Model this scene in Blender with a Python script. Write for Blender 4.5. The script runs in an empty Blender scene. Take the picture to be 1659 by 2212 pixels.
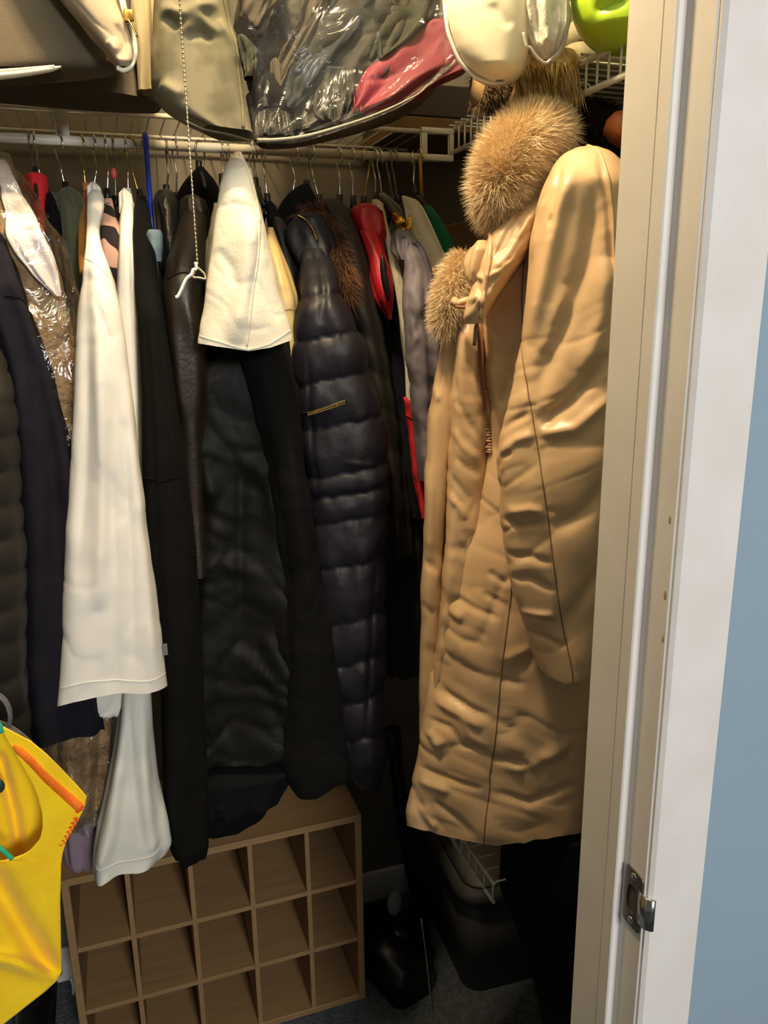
import bpy, math
import numpy as np
from mathutils import Vector, Matrix

# ------------------------------------------------------------------ camera
FPX, YAW, PIT, ROL, CAMZ = 1708.8, 18.71, 14.63, 0.787, 1.568
IW, IH = 1659.0, 2212.0
_y, _t, _r = map(math.radians, (YAW, PIT, ROL))
FW = np.array([math.sin(_y)*math.cos(_t), math.cos(_y)*math.cos(_t), -math.sin(_t)])
_r0 = np.array([math.cos(_y), -math.sin(_y), 0.0]); _u0 = np.cross(_r0, FW)
RT = _r0*math.cos(_r) - _u0*math.sin(_r); UP = _u0*math.cos(_r) + _r0*math.sin(_r)
CAM = np.array([0, 0, CAMZ])
scene = bpy.context.scene
cd = bpy.data.cameras.new('camera'); cam = bpy.data.objects.new('camera', cd)
scene.collection.objects.link(cam)
cam.matrix_world = Matrix([[RT[i], UP[i], -FW[i], CAM[i]] for i in range(3)] + [[0, 0, 0, 1]])
cd.sensor_fit = 'VERTICAL'; cd.sensor_height = 36; cd.lens = FPX/IH*36; cd.clip_start = 0.01
scene.camera = cam
# ------------------------------------------------------------------ world, lights, exposure
w = bpy.data.worlds.new('world'); scene.world = w; w.use_nodes = True
w.node_tree.nodes['Background'].inputs[0].default_value = (0.95, 0.95, 1.0, 1)
w.node_tree.nodes['Background'].inputs[1].default_value = 0.10
scene.view_settings.view_transform = 'Standard'; scene.view_settings.look = 'None'
scene.view_settings.exposure = 0.0; scene.view_settings.gamma = 1; scene.view_settings.use_curve_mapping = False
BULB = (0.12, 0.86, 2.34)
ld = bpy.data.lights.new('closet_bulb_light', 'POINT'); ld.energy = 88; ld.color = (1, 0.77, 0.46); ld.shadow_soft_size = 0.035
lo = bpy.data.objects.new('closet_bulb_light', ld); lo.location = BULB; scene.collection.objects.link(lo)
ad = bpy.data.lights.new('room_lamp_light', 'AREA'); ad.energy = 66; ad.color = (1.0, 0.98, 0.96); ad.shape = 'RECTANGLE'; ad.size = 0.5; ad.size_y = 0.4
ao = bpy.data.objects.new('room_lamp_light', ad); ao.location = (0.44, -2.1, 2.3); scene.collection.objects.link(ao)
ao.rotation_euler = (Vector((0.3, 1.0, 0.8)) - Vector(ao.location)).to_track_quat('-Z', 'Y').to_euler()

# ------------------------------------------------------------------ helpers
def ray(px, py):
    px = np.asarray(px, float); py = np.asarray(py, float)
    return FW + RT*((px-IW/2)/FPX)[..., None] - UP*((py-IH/2)/FPX)[..., None]
def atY(px, py, Y): d = ray(px, py); return CAM + d*(np.asarray(Y)/d[..., 1])[..., None]
def atX(px, py, X): d = ray(px, py); return CAM + d*(np.asarray(X)/d[..., 0])[..., None]
def atZ(px, py, Z): d = ray(px, py); return CAM + d*((np.asarray(Z)-CAMZ)/d[..., 2])[..., None]
def wloc(o):
    v = Vector((0, 0, 0))
    while o: v += o.location; o = o.parent
    return v
def tag(o, label=None, cat=None, group=None, kind=None):
    if label: o['label'] = label
    if cat: o['category'] = cat
    if group: o['group'] = group
    if kind: o['kind'] = kind
    return o
def thing(name, label, cat, loc=(0, 0, 0), group=None):
    o = bpy.data.objects.new(name, None); scene.collection.objects.link(o); o.location = [float(a) for a in loc]
    o.empty_display_size = .02
    return tag(o, label, cat, group)
def mesh(name, V, F, mat, parent=None, smooth=True, kind=None):
    V = np.asarray(V, float)
    base = np.array(wloc(parent)) if parent else np.array([(V[:, 0].min()+V[:, 0].max())/2, (V[:, 1].min()+V[:, 1].max())/2, V[:, 2].min()])
    me = bpy.data.meshes.new(name); me.from_pydata((V-base).tolist(), [], [list(map(int, f)) for f in F]); me.update()
    if smooth: me.shade_smooth()
    me.materials.append(mat)
    o = bpy.data.objects.new(name, me); scene.collection.objects.link(o)
    if parent: o.parent = parent
    else: o.location = base
    if kind: o['kind'] = kind
    return o
class MB:
    def __init__(s): s.V = []; s.F = []; s.n = 0
    def add(s, V, F):
        V = np.asarray(V, float).reshape(-1, 3); s.V.append(V); s.F += [[i+s.n for i in f] for f in F]; s.n += len(V); return s
    def box(s, a, b, R=None, c=0.0):
        a = np.minimum(a, b).astype(float) if R is None else np.array(a, float); b_ = np.maximum(a, b) if R is None else np.array(b, float)
        m = (a+b_)/2; h = (b_-a)/2; c = min(c, *(np.abs(h)*.45))
        if c <= 0:
            V = [m+h*np.array([x, y, z]) for z in (-1, 1) for y in (-1, 1) for x in (-1, 1)]
            F = [(0, 2, 3, 1), (4, 5, 7, 6), (0, 1, 5, 4), (2, 6, 7, 3), (0, 4, 6, 2), (1, 3, 7, 5)]
        else:   # chamfered box
            V = []; idx = {}
            for sx in (-1, 1):
                for sy in (-1, 1):
                    for sz in (-1, 1):
                        for ax in range(3):
                            q = h-c; q = q.copy(); q[ax] = h[ax]
                            idx[(sx, sy, sz, ax)] = len(V); V.append(m+q*np.array([sx, sy, sz]))
            F = []
            for ax in range(3):
                o1, o2 = [i for i in range(3) if i != ax]
                for s_ in (-1, 1):
                    q = []
                    for a1, a2 in ((-1, -1), (1, -1), (1, 1), (-1, 1)):
                        k = [0, 0, 0]; k[ax] = s_; k[o1] = a1; k[o2] = a2; q.append(idx[(*k, ax)])
                    F.append(q)
            for ax in range(3):
                o1, o2 = [i for i in range(3) if i != ax]
                for a1 in (-1, 1):
                    for a2 in (-1, 1):
                        k = [0, 0, 0]; k[o1] = a1; k[o2] = a2
                        k1 = list(k); k1[ax] = -1; k2 = list(k); k2[ax] = 1
                        F.append([idx[(*k1, o1)], idx[(*k2, o1)], idx[(*k2, o2)], idx[(*k1, o2)]])
            for sx in (-1, 1):
                for sy in (-1, 1):
                    for sz in (-1, 1): F.append([idx[(sx, sy, sz, 0)], idx[(sx, sy, sz, 1)], idx[(sx, sy, sz, 2)]])
        V = np.array(V)
        if R is not None: V = V@np.array(R).T
        return s.add(V, F)
    def tube(s, P, r, n=8, flat=1.0, closed=False):
        P = np.asarray(P, float); m = len(P); r = np.broadcast_to(np.asarray(r, float), (m,))
        T = np.gradient(P, axis=0)
        if closed: T = np.roll(P, -1, 0)-np.roll(P, 1, 0)
        T /= np.linalg.norm(T, axis=1)[:, None]+1e-12
        u = np.cross(T[0], [0, 0, 1.0]);
        if np.linalg.norm(u) < .1: u = np.cross(T[0], [1.0, 0, 0])
        V = []
        for i in range(m):
            u = u-T[i]*(u@T[i]); u /= np.linalg.norm(u)+1e-12; v = np.cross(T[i], u)
            for k in range(n):
                a = 2*math.pi*k/n; V.append(P[i]+r[i]*(u*math.cos(a)+v*math.sin(a)*flat))
        F = [[i*n+k, i*n+(k+1) % n, (i+1)*n+(k+1) % n, (i+1)*n+k] for i in range(m-1) for k in range(n)]
        if closed: F += [[(m-1)*n+k, (m-1)*n+(k+1) % n, (k+1) % n, k] for k in range(n)]
        else: F += [list(range(n))[::-1], [(m-1)*n+k for k in range(n)]]
        return s.add(V, F)
    def ball(s, c, r, n=10, m=6, sc=(1, 1, 1)):
        V = [[0, 0, 1]]+[[math.sin(math.pi*i/m)*math.cos(2*math.pi*k/n), math.sin(math.pi*i/m)*math.sin(2*math.pi*k/n), math.cos(math.pi*i/m)] for i in range(1, m) for k in range(n)]+[[0, 0, -1]]
        F = [[0, 1+k, 1+(k+1) % n] for k in range(n)]
        for i in range(m-2): F += [[1+i*n+k, 1+(i+1)*n+k, 1+(i+1)*n+(k+1) % n, 1+i*n+(k+1) % n] for k in range(n)]
        L = len(V)-1; F += [[L, 1+(m-2)*n+(k+1) % n, 1+(m-2)*n+k] for k in range(n)]
        return s.add(np.array(V)*r*np.array(sc)+np.array(c), F)
    def build(s, name, mat, parent=None, smooth=True, kind=None): return mesh(name, np.concatenate(s.V), s.F, mat, parent, smooth, kind)
def spline(P, n):
    P = np.asarray(P, float)
    if len(P) < 3: t = np.linspace(0, 1, n)[:, None]; return P[0]*(1-t)+P[-1]*t
    Q = np.vstack([2*P[0]-P[1], P, 2*P[-1]-P[-2]]); out = []
    for t in np.linspace(0, len(P)-1-1e-9, n):
        i = int(t); f = t-i; a, b, c, d = Q[i:i+4]
        out.append(.5*((2*b)+(c-a)*f+(2*a-5*b+4*c-d)*f*f+(3*b-3*c+d-a)*f**3))
    return np.array(out)
def noise3(P, seed=0):
    P = np.asarray(P, float)+seed*17.31+100
    I = np.floor(P).astype(np.int64); Fr = P-I; U = Fr*Fr*(3-2*Fr); out = 0
    def h(a):
        n = (a[..., 0]*374761393+a[..., 1]*668265263+a[..., 2]*2147483647+seed*974711) & 0x7fffffff
        n = (n ^ (n >> 13))*1274126177 & 0x7fffffff
        return ((n ^ (n >> 16)) & 0xffff)/32767.5-1
    for dx in (0, 1):
        for dy in (0, 1):
            for dz in (0, 1):
                wt = (U[..., 0] if dx else 1-U[..., 0])*(U[..., 1] if dy else 1-U[..., 1])*(U[..., 2] if dz else 1-U[..., 2])
                out = out+wt*h(I+np.array([dx, dy, dz]))
    return out

# ------------------------------------------------------------------ materials
def lin(h):
    h = h.lstrip('#'); c = [int(h[i:i+2], 16)/255 for i in (0, 2, 4)]
    return [(a/12.92 if a <= .04045 else ((a+.055)/1.055)**2.4) for a in c]+[1]
MATS = {}
def mat(name, col, rough=.85, col2=None, nscale=12, stretch=(1, 1, 1), bump=.2, bscale=60, bstretch=(1, 1, 1), metal=0, sheen=0, spec=.5, weave=0, trans=0, contrast=(.35, .65), coat=0, sss=0, bdist=.002, wave=None, voronoi=None):
    if name in MATS: return MATS[name]
    m = bpy.data.materials.new(name); m.use_nodes = True; nt = m.node_tree; N = nt.nodes; L = nt.links
    b = N['Principled BSDF']; tc = N.new('ShaderNodeTexCoord')
    b.inputs['Base Color'].default_value = lin(col); b.inputs['Roughness'].default_value = rough; b.inputs['Metallic'].default_value = metal
    b.inputs['Specular IOR Level'].default_value = spec
    if sheen: b.inputs['Sheen Weight'].default_value = sheen; b.inputs['Sheen Roughness'].default_value = .5
    if trans: b.inputs['Transmission Weight'].default_value = trans
    if coat: b.inputs['Coat Weight'].default_value = coat; b.inputs['Coat Roughness'].default_value = .15
    def mp(st):
        k = N.new('ShaderNodeMapping'); k.inputs['Scale'].default_value = st; L.new(tc.outputs['Object'], k.inputs[0]); return k
    if col2:
        n = N.new('ShaderNodeTexNoise'); n.inputs['Scale'].default_value = nscale; n.inputs['Detail'].default_value = 5
        L.new(mp(stretch).outputs[0], n.inputs['Vector']); r = N.new('ShaderNodeValToRGB')
        r.color_ramp.elements[0].position = contrast[0]; r.color_ramp.elements[1].position = contrast[1]
        r.color_ramp.elements[0].color = lin(col); r.color_ramp.elements[1].color = lin(col2)
        L.new(n.outputs['Fac'], r.inputs[0]); L.new(r.outputs[0], b.inputs['Base Color'])
    if bump:
        if wave:
            n2 = N.new('ShaderNodeTexWave'); n2.inputs['Scale'].default_value = bscale; n2.inputs['Distortion'].default_value = wave
            n2.bands_direction = 'Z'; fo = n2.outputs['Fac']
        elif voronoi:
            n2 = N.new('ShaderNodeTexVoronoi'); n2.inputs['Scale'].default_value = bscale; fo = n2.outputs['Distance']
        else:
            n2 = N.new('ShaderNodeTexNoise'); n2.inputs['Scale'].default_value = bscale; n2.inputs['Detail'].default_value = 6; fo = n2.outputs['Fac']
        L.new(mp(bstretch).outputs[0], n2.inputs['Vector'])
        bp = N.new('ShaderNodeBump'); bp.inputs['Strength'].default_value = bump; bp.inputs['Distance'].default_value = bdist
        L.new(fo, bp.inputs['Height']); L.new(bp.outputs[0], b.inputs['Normal'])
    MATS[name] = m; return m
def film(name, tint=(1, 1, 1, 1), amount=.12, rough=.12, bscale=30, bump=.8, haze=0.0, fres=.5):
    m = bpy.data.materials.new(name); m.use_nodes = True; nt = m.node_tree; N = nt.nodes; L = nt.links; N.remove(N['Principled BSDF'])
    out = [n for n in N if n.type == 'OUTPUT_MATERIAL'][0]
    tr = N.new('ShaderNodeBsdfTransparent'); tr.inputs[0].default_value = tint
    gl = N.new('ShaderNodeBsdfGlossy'); gl.inputs['Roughness'].default_value = rough; gl.inputs[0].default_value = (1, 1, 1, 1)
    df = N.new('ShaderNodeBsdfDiffuse'); df.inputs[0].default_value = (.8, .78, .75, 1)
    tc = N.new('ShaderNodeTexCoord'); ns = N.new('ShaderNodeTexNoise'); ns.inputs['Scale'].default_value = bscale; ns.inputs['Detail'].default_value = 4
    ns.inputs['Distortion'].default_value = 1.5
    L.new(tc.outputs['Object'], ns.inputs['Vector'])
    bp = N.new('ShaderNodeBump'); bp.inputs['Strength'].default_value = bump; bp.inputs['Distance'].default_value = .01; L.new(ns.outputs['Fac'], bp.inputs['Height'])
    L.new(bp.outputs[0], gl.inputs['Normal'])
    lw = N.new('ShaderNodeLayerWeight'); lw.inputs[0].default_value = .35; L.new(bp.outputs[0], lw.inputs['Normal'])
    ma = N.new('ShaderNodeMath'); ma.operation = 'MULTIPLY_ADD'; ma.inputs[1].default_value = fres; ma.inputs[2].default_value = amount; L.new(lw.outputs['Fresnel'], ma.inputs[0])
    mx = N.new('ShaderNodeMixShader'); L.new(ma.outputs[0], mx.inputs[0]); L.new(tr.outputs[0], mx.inputs[1]); L.new(gl.outputs[0], mx.inputs[2])
    m2 = N.new('ShaderNodeMixShader'); m2.inputs[0].default_value = haze; L.new(mx.outputs[0], m2.inputs[1]); L.new(df.outputs[0], m2.inputs[2])
    L.new(m2.outputs[0], out.inputs['Surface']); MATS[name] = m; return m
M_WHITE = mat('white_cotton', '#e9e4da', .85, '#e2ddd3', 9, bump=.08, bscale=60)
M_WHITE2 = mat('cool_white_cotton', '#d6d6cc', .8, '#d0d0c6', 7, bump=.1, bscale=40)
M_LINEN = mat('cream_linen', '#e6dfcc', .85, '#d6cdb8', 14, bump=.3, bscale=220, contrast=(.3, .7))
M_CREAM = mat('cream_canvas', '#d9cfb8', .85, '#c9bda4', 11, bump=.2, bscale=90)
M_TAN = mat('tan_satin', '#d2b28c', .36, '#ccaa82', 5, bump=.12, bscale=30, bdist=.004, spec=.5)
M_TANSEAM = mat('tan_seam_thread', '#7d5c40', .8, bump=0)
M_FUR = mat('tan_fur', '#e0c49c', .7, '#f0dcb8', 60, bump=.1)
M_FURCORE = mat('tan_fur_core', '#c4a27a', .9, '#d9bb92', 60, bump=.6, bscale=120)
M_NAVY = mat('navy_wool', '#1b1922', .95, '#15141b', 30, bump=.3, bscale=250, spec=.15)
M_PUFF = mat('navy_nylon', '#1b181f', .5, '#17151c', 8, bump=.5, bscale=22, bdist=.006, spec=.35)
M_BLACK = mat('black_wool', '#0f0e0c', .95, '#0b0a09', 20, bump=.3, bscale=200, spec=.15)
M_BLACKN = mat('black_knit', '#0c0d0f', .95, '#090a0b', 20, bump=.4, bscale=160, spec=.15)
M_SATIN = mat('black_satin', '#100f0b', .6, '#0c0b08', 7, bump=.4, bscale=14, bdist=.006, spec=.22)
M_LEATHER = mat('dark_brown_leather', '#241a12', .45, '#1b140e', 10, bump=.35, bscale=180, spec=.6)
M_OLIVEQ = mat('dark_olive_nylon', '#1b1711', .6, '#15120d', 8, bump=.4, bscale=30)
M_OLIVE = mat('olive_wool', '#4d4f38', .95, '#3e4030', 14, bump=.3, bscale=220, sheen=.1)
M_RED = mat('red_nylon', '#b51420', .5, '#98101a', 10, bump=.35, bscale=40)
M_REDC = mat('red_cotton', '#c81822', .8, '#b0121c', 10, bump=.35, bscale=40)
M_LAV = mat('grey_lavender_twill', '#6f6872', .65, '#625b66', 10, bump=.3, bscale=30)
M_YLEATH = mat('cream_leather', '#c9ad72', .4, '#bb9d64', 9, bump=.25, bscale=60)
M_GREEN = mat('green_jersey', '#0d6e48', .8, bump=.2)
M_SUEDE = mat('tan_suede', '#a98a5c', .95, '#94764c', 16, bump=.3, bscale=200)
M_BROWNFUR = mat('brown_fur', '#7a4d22', .7, '#3a2414', 50, bump=.1)
M_TEDDY = mat('tan_shearling', '#a98c66', .95, '#8a6d4a', 40, (1, 1, 1), bump=1, bscale=90, bdist=.008)
M_DARKFUR = mat('dark_brown_fur', '#3a2820', .85, '#241812', 50, bump=.2)
M_YELLOW = mat('yellow_felt', '#f7cf12', .95, '#f2c40c', 30, bump=.35, bscale=300, sheen=.15)
M_ORANGE = mat('orange_thread', '#ff8a1e', .7, '#ff7a10', 90, bump=.5, bscale=200)
M_REDTH = mat('red_thread', '#f04a12', .7, bump=0)
M_TEAL = mat('teal_thread', '#2aa57a', .8, bump=.3)
M_WIRE = mat('white_vinyl_wire', '#d6d0c0', .4, bump=0)
M_CHROME = mat('hook_steel', '#c9c6c0', .22, metal=1, bump=0)
M_BRASS = mat('hook_brass', '#c9a860', .25, metal=1, bump=0)
M_DKSTEEL = mat('dark_steel', '#8a847a', .4, metal=1, bump=0)
M_BLKPL = mat('black_plastic', '#141312', .4, bump=0)
M_CLPL = mat('smoky_clear_plastic', '#9a9a9c', .15, bump=0, trans=.7)
M_BLUE = mat('blue_plastic', '#2440c8', .3, bump=0)
M_WOOD = mat('hanger_wood', '#b07a3c', .45, '#9a662e', 20, (1, 1, .15), bump=.1)
M_LAM = mat('oak_laminate', '#9c7d56', .55, '#8e704a', 6, (1, 1, 12), bump=.08, contrast=(.3, .7))
M_LAMX = mat('oak_laminate_board', '#9c7d56', .55, '#8d6f49', 6, (1, 12, 12), bump=.08, contrast=(.3, .7))
M_WALL = mat('taupe_wall_paint', '#6e675a', .8, bump=.15, bscale=120)
M_CEIL = mat('ceiling_paint', '#d8d2c6', .9, bump=.1)
M_BLUEW = mat('blue_wall_paint', '#90a6b4', .8, '#8aa0af', 3, bump=.12, bscale=150)
M_TRIM = mat('white_trim_paint', '#e6e2dc', .38, '#e0dbd4', 20, bump=.06, bscale=12)
M_CARPET = mat('blue_grey_carpet', '#5c646c', 1, '#464c55', 90, bump=1, bscale=240, bdist=.01)
M_TAUPE = mat('taupe_nonwoven', '#564c3c', .95, '#4f4636', 8, bump=.4, bscale=400)
M_QUILT = mat('pale_quilted_satin', '#9a8a72', .7, '#8c7c66', 9, bump=.3, bscale=40)
M_MESHBAG = mat('embossed_nonwoven', '#6e6650', .8, '#565039', 14, bump=.6, bscale=26, contrast=(.45, .55))
M_PIPE = mat('white_piping', '#c9c2ae', .6, bump=0)
M_GOLDF = mat('gold_lurex', '#e6cc98', .35, '#b8945a', 90, metal=.4, bump=0)
M_GOLD = mat('gold_foil', '#e0a838', .15, metal=1, bump=1, bscale=40, bdist=.01)
M_LIME = mat('lime_plastic', '#b4d438', .35, '#a8ca2c', 5, bump=.1, bscale=8)
M_CARD = mat('brown_cardboard', '#6e5430', .9, '#644b2a', 12, bump=.1)
M_BIN = mat('dark_grey_bin_plastic', '#343436', .5, bump=.1)
M_BINLID = mat('brown_grey_bin_lid', '#2a2723', .5, bump=.1)
M_LILAC = mat('lilac_fabric', '#8a7684', .9, bump=.3)
M_DENIM = mat('light_denim', '#8ca0a4', .9, '#76898c', 50, bump=.3, bscale=200)
M_BLKSH = mat('gloss_black_plastic', '#101012', .3, bump=0)
M_GREYPL = mat('grey_plastic', '#77787a', .4, bump=0)
M_PINK = mat('pink_red_jersey', '#7c2232', .7, '#601a26', 12, (1, 1, .4), bump=.6, bscale=20, bdist=.008)
M_ORG = mat('orange_brown_leather', '#b0602c', .5, bump=.2)
M_MIX = mat('folded_garments', '#1e1e18', .8, '#3b372b', 9, (.7, 1, 2.2), bump=1, bscale=11, bdist=.012, contrast=(.42, .6))
M_MIXB = mat('blue_grey_folded_jersey', '#191b1e', .85, '#24272b', 9, (.7, 1, 2.2), bump=1, bscale=13, bdist=.012, contrast=(.42, .6))
M_MIXG = mat('green_folded_jersey', '#1f2212', .85, '#2c2b18', 12, bump=1, bscale=13, bdist=.012)
M_KHAKI = mat('khaki_folded_cloth', '#3f3726', .85, '#332c1e', 9, bump=.6, bscale=12, bdist=.01)
F_CLEAR = film('clear_film', amount=.05, rough=.16, bscale=22, bump=1)
F_HAZE = film('hazy_film', amount=.10, rough=.14, bscale=16, haze=.10)
F_VAC = film('vacuum_film', amount=.0, rough=.16, bscale=14, haze=.012, fres=.14)

# striped knit
m = bpy.data.materials.new('striped_knit'); m.use_nodes = True; N = m.node_tree.nodes; Lk = m.node_tree.links
tc = N.new('ShaderNodeTexCoord'); wv = N.new('ShaderNodeTexWave'); wv.inputs['Scale'].default_value = 9; wv.inputs['Distortion'].default_value = 7; wv.inputs['Detail Scale'].default_value = 1.6
wv.bands_direction = 'DIAGONAL'; rp = N.new('ShaderNodeValToRGB'); rp.color_ramp.interpolation = 'CONSTANT'; rp.color_ramp.elements[0].color = lin('#241a1c'); rp.color_ramp.elements[1].color = lin('#c9a08c'); rp.color_ramp.elements[1].position = .5
Lk.new(tc.outputs['Object'], wv.inputs['Vector']); Lk.new(wv.outputs['Fac'], rp.inputs[0]); Lk.new(rp.outputs[0], N['Principled BSDF'].inputs['Base Color']); N['Principled BSDF'].inputs['Roughness'].default_value = .95
M_STRIPE = m

# ------------------------------------------------------------------ the loft: a body of horizontal cross-sections
def pdist(X, Y, poly):
    """distance of points to a polyline and the position along it (0..1)"""
    poly = np.asarray(poly, float); best = np.full(X.shape, 1e9); tb = np.zeros(X.shape); n = len(poly)-1
    for i in range(n):
        a = poly[i]; d = poly[i+1]-a; L2 = (d**2).sum()+1e-9
        t = np.clip(((X-a[0])*d[0]+(Y-a[1])*d[1])/L2, 0, 1)
        q = np.hypot(X-a[0]-t*d[0], Y-a[1]-t*d[1]); k = q < best
        best = np.where(k, q, best); tb = np.where(k, (i+t)/n, tb)
    return best, tb
CREASE = .85
class Loft: pass
def loft(name, mt, rows, Y0, b=.045, parent=None, nu=64, step=8, fold=(.004, 5), seed=1, top=.12, topspan=170, hem=None, creases=(), wr=(.0025, 14), quilt=None, e=.8, capin=True, opn=False, ruck=None):
    rows = np.array([list(r)+[np.nan]*(4-len(r)) for r in rows], float)
    ys = np.arange(rows[0, 0], rows[-1, 0]+step*.5, step); ys[-1] = rows[-1, 0]
    xl = np.interp(ys, rows[:, 0], rows[:, 1]); xr = np.interp(ys, rows[:, 0], rows[:, 2])
    if len(ys) > 12:
        k = np.array([1, 2, 3, 2, 1])/9.
        for A in (xl, xr): A[2:-2] = np.convolve(A, k, 'same')[2:-2]
    xc = (xl+xr)/2; hw = np.maximum((xr-xl)/2, .5)
    Yc = Y0+top*np.clip(1-(ys-ys[0])/topspan, 0, 1)**1.5
    if not np.isnan(rows[0, 3]): Yc = np.interp(ys, rows[:, 0], rows[:, 3])
    C = atY(xc, ys, Yc); depth = (C-CAM)@FW; a = hw*depth/FPX
    v = C-CAM; v[:, 2] = 0; v /= np.linalg.norm(v, axis=1)[:, None]; u = np.stack([v[:, 1], -v[:, 0], 0*v[:, 0]], 1)
    bb = np.minimum(b, a*1.6+.004) if np.isscalar(b) else np.interp(ys, rows[:, 0], b)
    ph = 2*math.pi*np.arange(nu)/nu; cs, sn = np.cos(ph), np.sin(ph)
    c = np.sign(cs)*np.abs(cs)**e; s = np.sign(sn)*np.abs(sn)**e
    t = (ys-ys[0])/max(1, ys[-1]-ys[0])
    X = xc[:, None]+c[None]*hw[:, None]; Yp = np.repeat(ys[:, None], nu, 1)
    P = C[:, None]+u[:, None]*(c[None]*a[:, None])[..., None]+v[:, None]*(s[None]*bb[:, None])[..., None]
    tanE = (CAMZ-C[:, 2])/np.hypot(C[:, 0], C[:, 1]); P[..., 2] += np.clip(-s, 0, 1)[None]*(bb*np.clip(tanE, 0, 2)*np.clip((t-.75)/.25, 0, 1))[:, None]
    if hem is not None:
        h = np.array(hem, float); dy = np.interp(c, h[:, 0], h[:, 1])[None]*np.clip((t[:, None]-.75)/.25, 0, 1)
        P[..., 2] -= dy*depth[:, None]/(FPX*math.cos(_t))*1.0; Yp = Yp+dy
    rg = np.random.RandomState(seed); D = np.zeros((len(ys), nu)); amp, kf = fold
    if amp:
        rampt = (.25+.75*t)[:, None]
        for i in range(4):
            kk = max(1, int(round(kf*rg.uniform(.6, 1.6))))
            D += amp*rampt*rg.uniform(.4, .8)*np.sin(kk*ph[None]+rg.uniform(0, 6.3)+rg.uniform(-2.5, 2.5)*t[:, None]+.5*np.sin(6*t[:, None]+i))
    if wr[0]:
        Q = P*np.array([wr[1], wr[1], wr[1]*.8]); D += wr[0]*(noise3(Q, seed)+.5*noise3(Q*2.1, seed+3))
    if quilt:
        sy, slope, qa = quilt; sy = np.array(sy, float)
        yq = Yp-slope*(X-xc[:, None])+2.5*noise3(P*25, seed+9); i = np.clip(np.searchsorted(sy, yq)-1, 0, len(sy)-2)
        q = np.clip((yq-sy[i])/(sy[i+1]-sy[i]), 0, 1); D += qa*(np.sqrt(np.abs(np.sin(math.pi*q)))-.6)
        # puckers radiating from the seams
        D += qa*.35*noise3(np.stack([X*.07, q*1.2+i*7, 0*X], -1), seed+5)*(1-np.sin(math.pi*q))
    for cr in creases:
        poly, wpx, d = cr[:3]; d = math.copysign(min(abs(d), CREASE*wpx*.00065), d); ds, tt = pdist(X, Yp, poly); front = np.clip(-s*1.4, 0, 1)[None]
        D += d*np.exp(-(ds/wpx)**2)*front*(np.clip(np.minimum(tt, 1-tt)*5, 0, 1)**.7 if len(cr) < 4 else 1)
    if ruck:
        ra, L1, L2, an = ruck; an = math.radians(an); A = (X*math.cos(an)+Yp*math.sin(an)); B = (-X*math.sin(an)+Yp*math.cos(an))
        wob = noise3(np.stack([A/L1*.7, B/L1*.7, 0*A+3], -1), seed+21)*.8
        n1 = noise3(np.stack([A/L1, B/L2+wob, 0*A], -1), seed+22); n2 = noise3(np.stack([A/L1*1.9+9, B/L2*1.8+wob, 0*A+5], -1), seed+23)
        D += ra*(.35+.65*np.clip(t*1.8, 0, 1))[:, None]*(n1*.9-np.clip(1-np.abs(n1)*3.2, 0, 1)**2*.9+.4*n2-.4*np.clip(1-np.abs(n2)*3, 0, 1)**2)
    lim = np.minimum(1, a/(.02))[:, None]
    n = u[:, None]*c[None][..., None]*.3+v[:, None]*s[None][..., None]; n /= np.linalg.norm(n, axis=2)[..., None]+1e-9
    P = P+n*(D*np.maximum(lim, .25))[..., None]
    L = Loft(); L.P = P; L.ys = ys; L.xc = xc; L.hw = hw; L.e = e; L.nu = nu; L.v = v
    m_ = len(ys); V = P.reshape(-1, 3); F = [[i*nu+j, i*nu+(j+1) % nu, (i+1)*nu+(j+1) % nu, (i+1)*nu+j] for i in range(m_-1) for j in range(nu)]
    V = np.vstack([V, P[0].mean(0)[None]+[0, 0, .001]]); ti = len(V)-1; F += [[j, ti, (j+1) % nu] for j in range(nu)][0:nu]
    # hem: turn inward and up a little, then close
    cb = P[-1].mean(0); r1 = P[-1]*.94+cb*.06; r1[:, 2] = P[-1][:, 2]+.001; r2 = P[-1]*.8+cb*.2; r2[:, 2] += .03
    r1 = P[-1]*.985+cb*.015; r1[:, 2] = P[-1][:, 2]+.002; V = np.vstack([V, r1, r2, r2.mean(0)[None]+[0, 0, .01]]); o1 = ti+1; o2 = o1+nu; o3 = o2+nu; lb = len(V)-0
    V = np.vstack([V, P[-1]])
    for j in range(nu):
        k = (j+1) % nu; F += [[lb+j, lb+k, o1+k, o1+j], [o1+j, o1+k, o2+k, o2+j], [o2+j, o2+k, o3]]
    F = [f[::-1] for f in F]
    L.o = mesh(name, V, F, mt, parent); return L
def on(L, x, y, off=.0015):
    """a point on the front of a loft, by photograph position"""
    i = np.clip(np.interp(y, L.ys, np.arange(len(L.ys))), 0, len(L.ys)-1.001); i0 = int(i); f = i-i0
    out = 0
    for k, wt in ((i0, 1-f), (i0+1, f)):
        c = np.clip((x-L.xc[k])/L.hw[k], -.97, .97); cs = np.sign(c)*abs(c)**(1/L.e)
        ph = 2*math.pi-math.acos(cs); j = ph/(2*math.pi)*L.nu; j0 = int(j); g = j-j0
        out = out+wt*(L.P[k, j0 % L.nu]*(1-g)+L.P[k, (j0+1) % L.nu]*g)
    return out-L.v[i0]*off
def seam(L, pts, r=.0011, mt=None, name='seam', parent=None, off=.0004, n=60, flat=1.0):
    q = spline(pts, n); P = np.array([on(L, a, b_, off) for a, b_ in q])
    return MB().tube(P, r, 6, flat).build(name, mt or M_TANSEAM, parent)
def root_of(rows, Y0, name, label, cat, group=None):
    r = rows[-1]; p = atY((r[1]+r[2])/2, r[0], Y0); return thing(name, label, cat, p, group)
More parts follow.
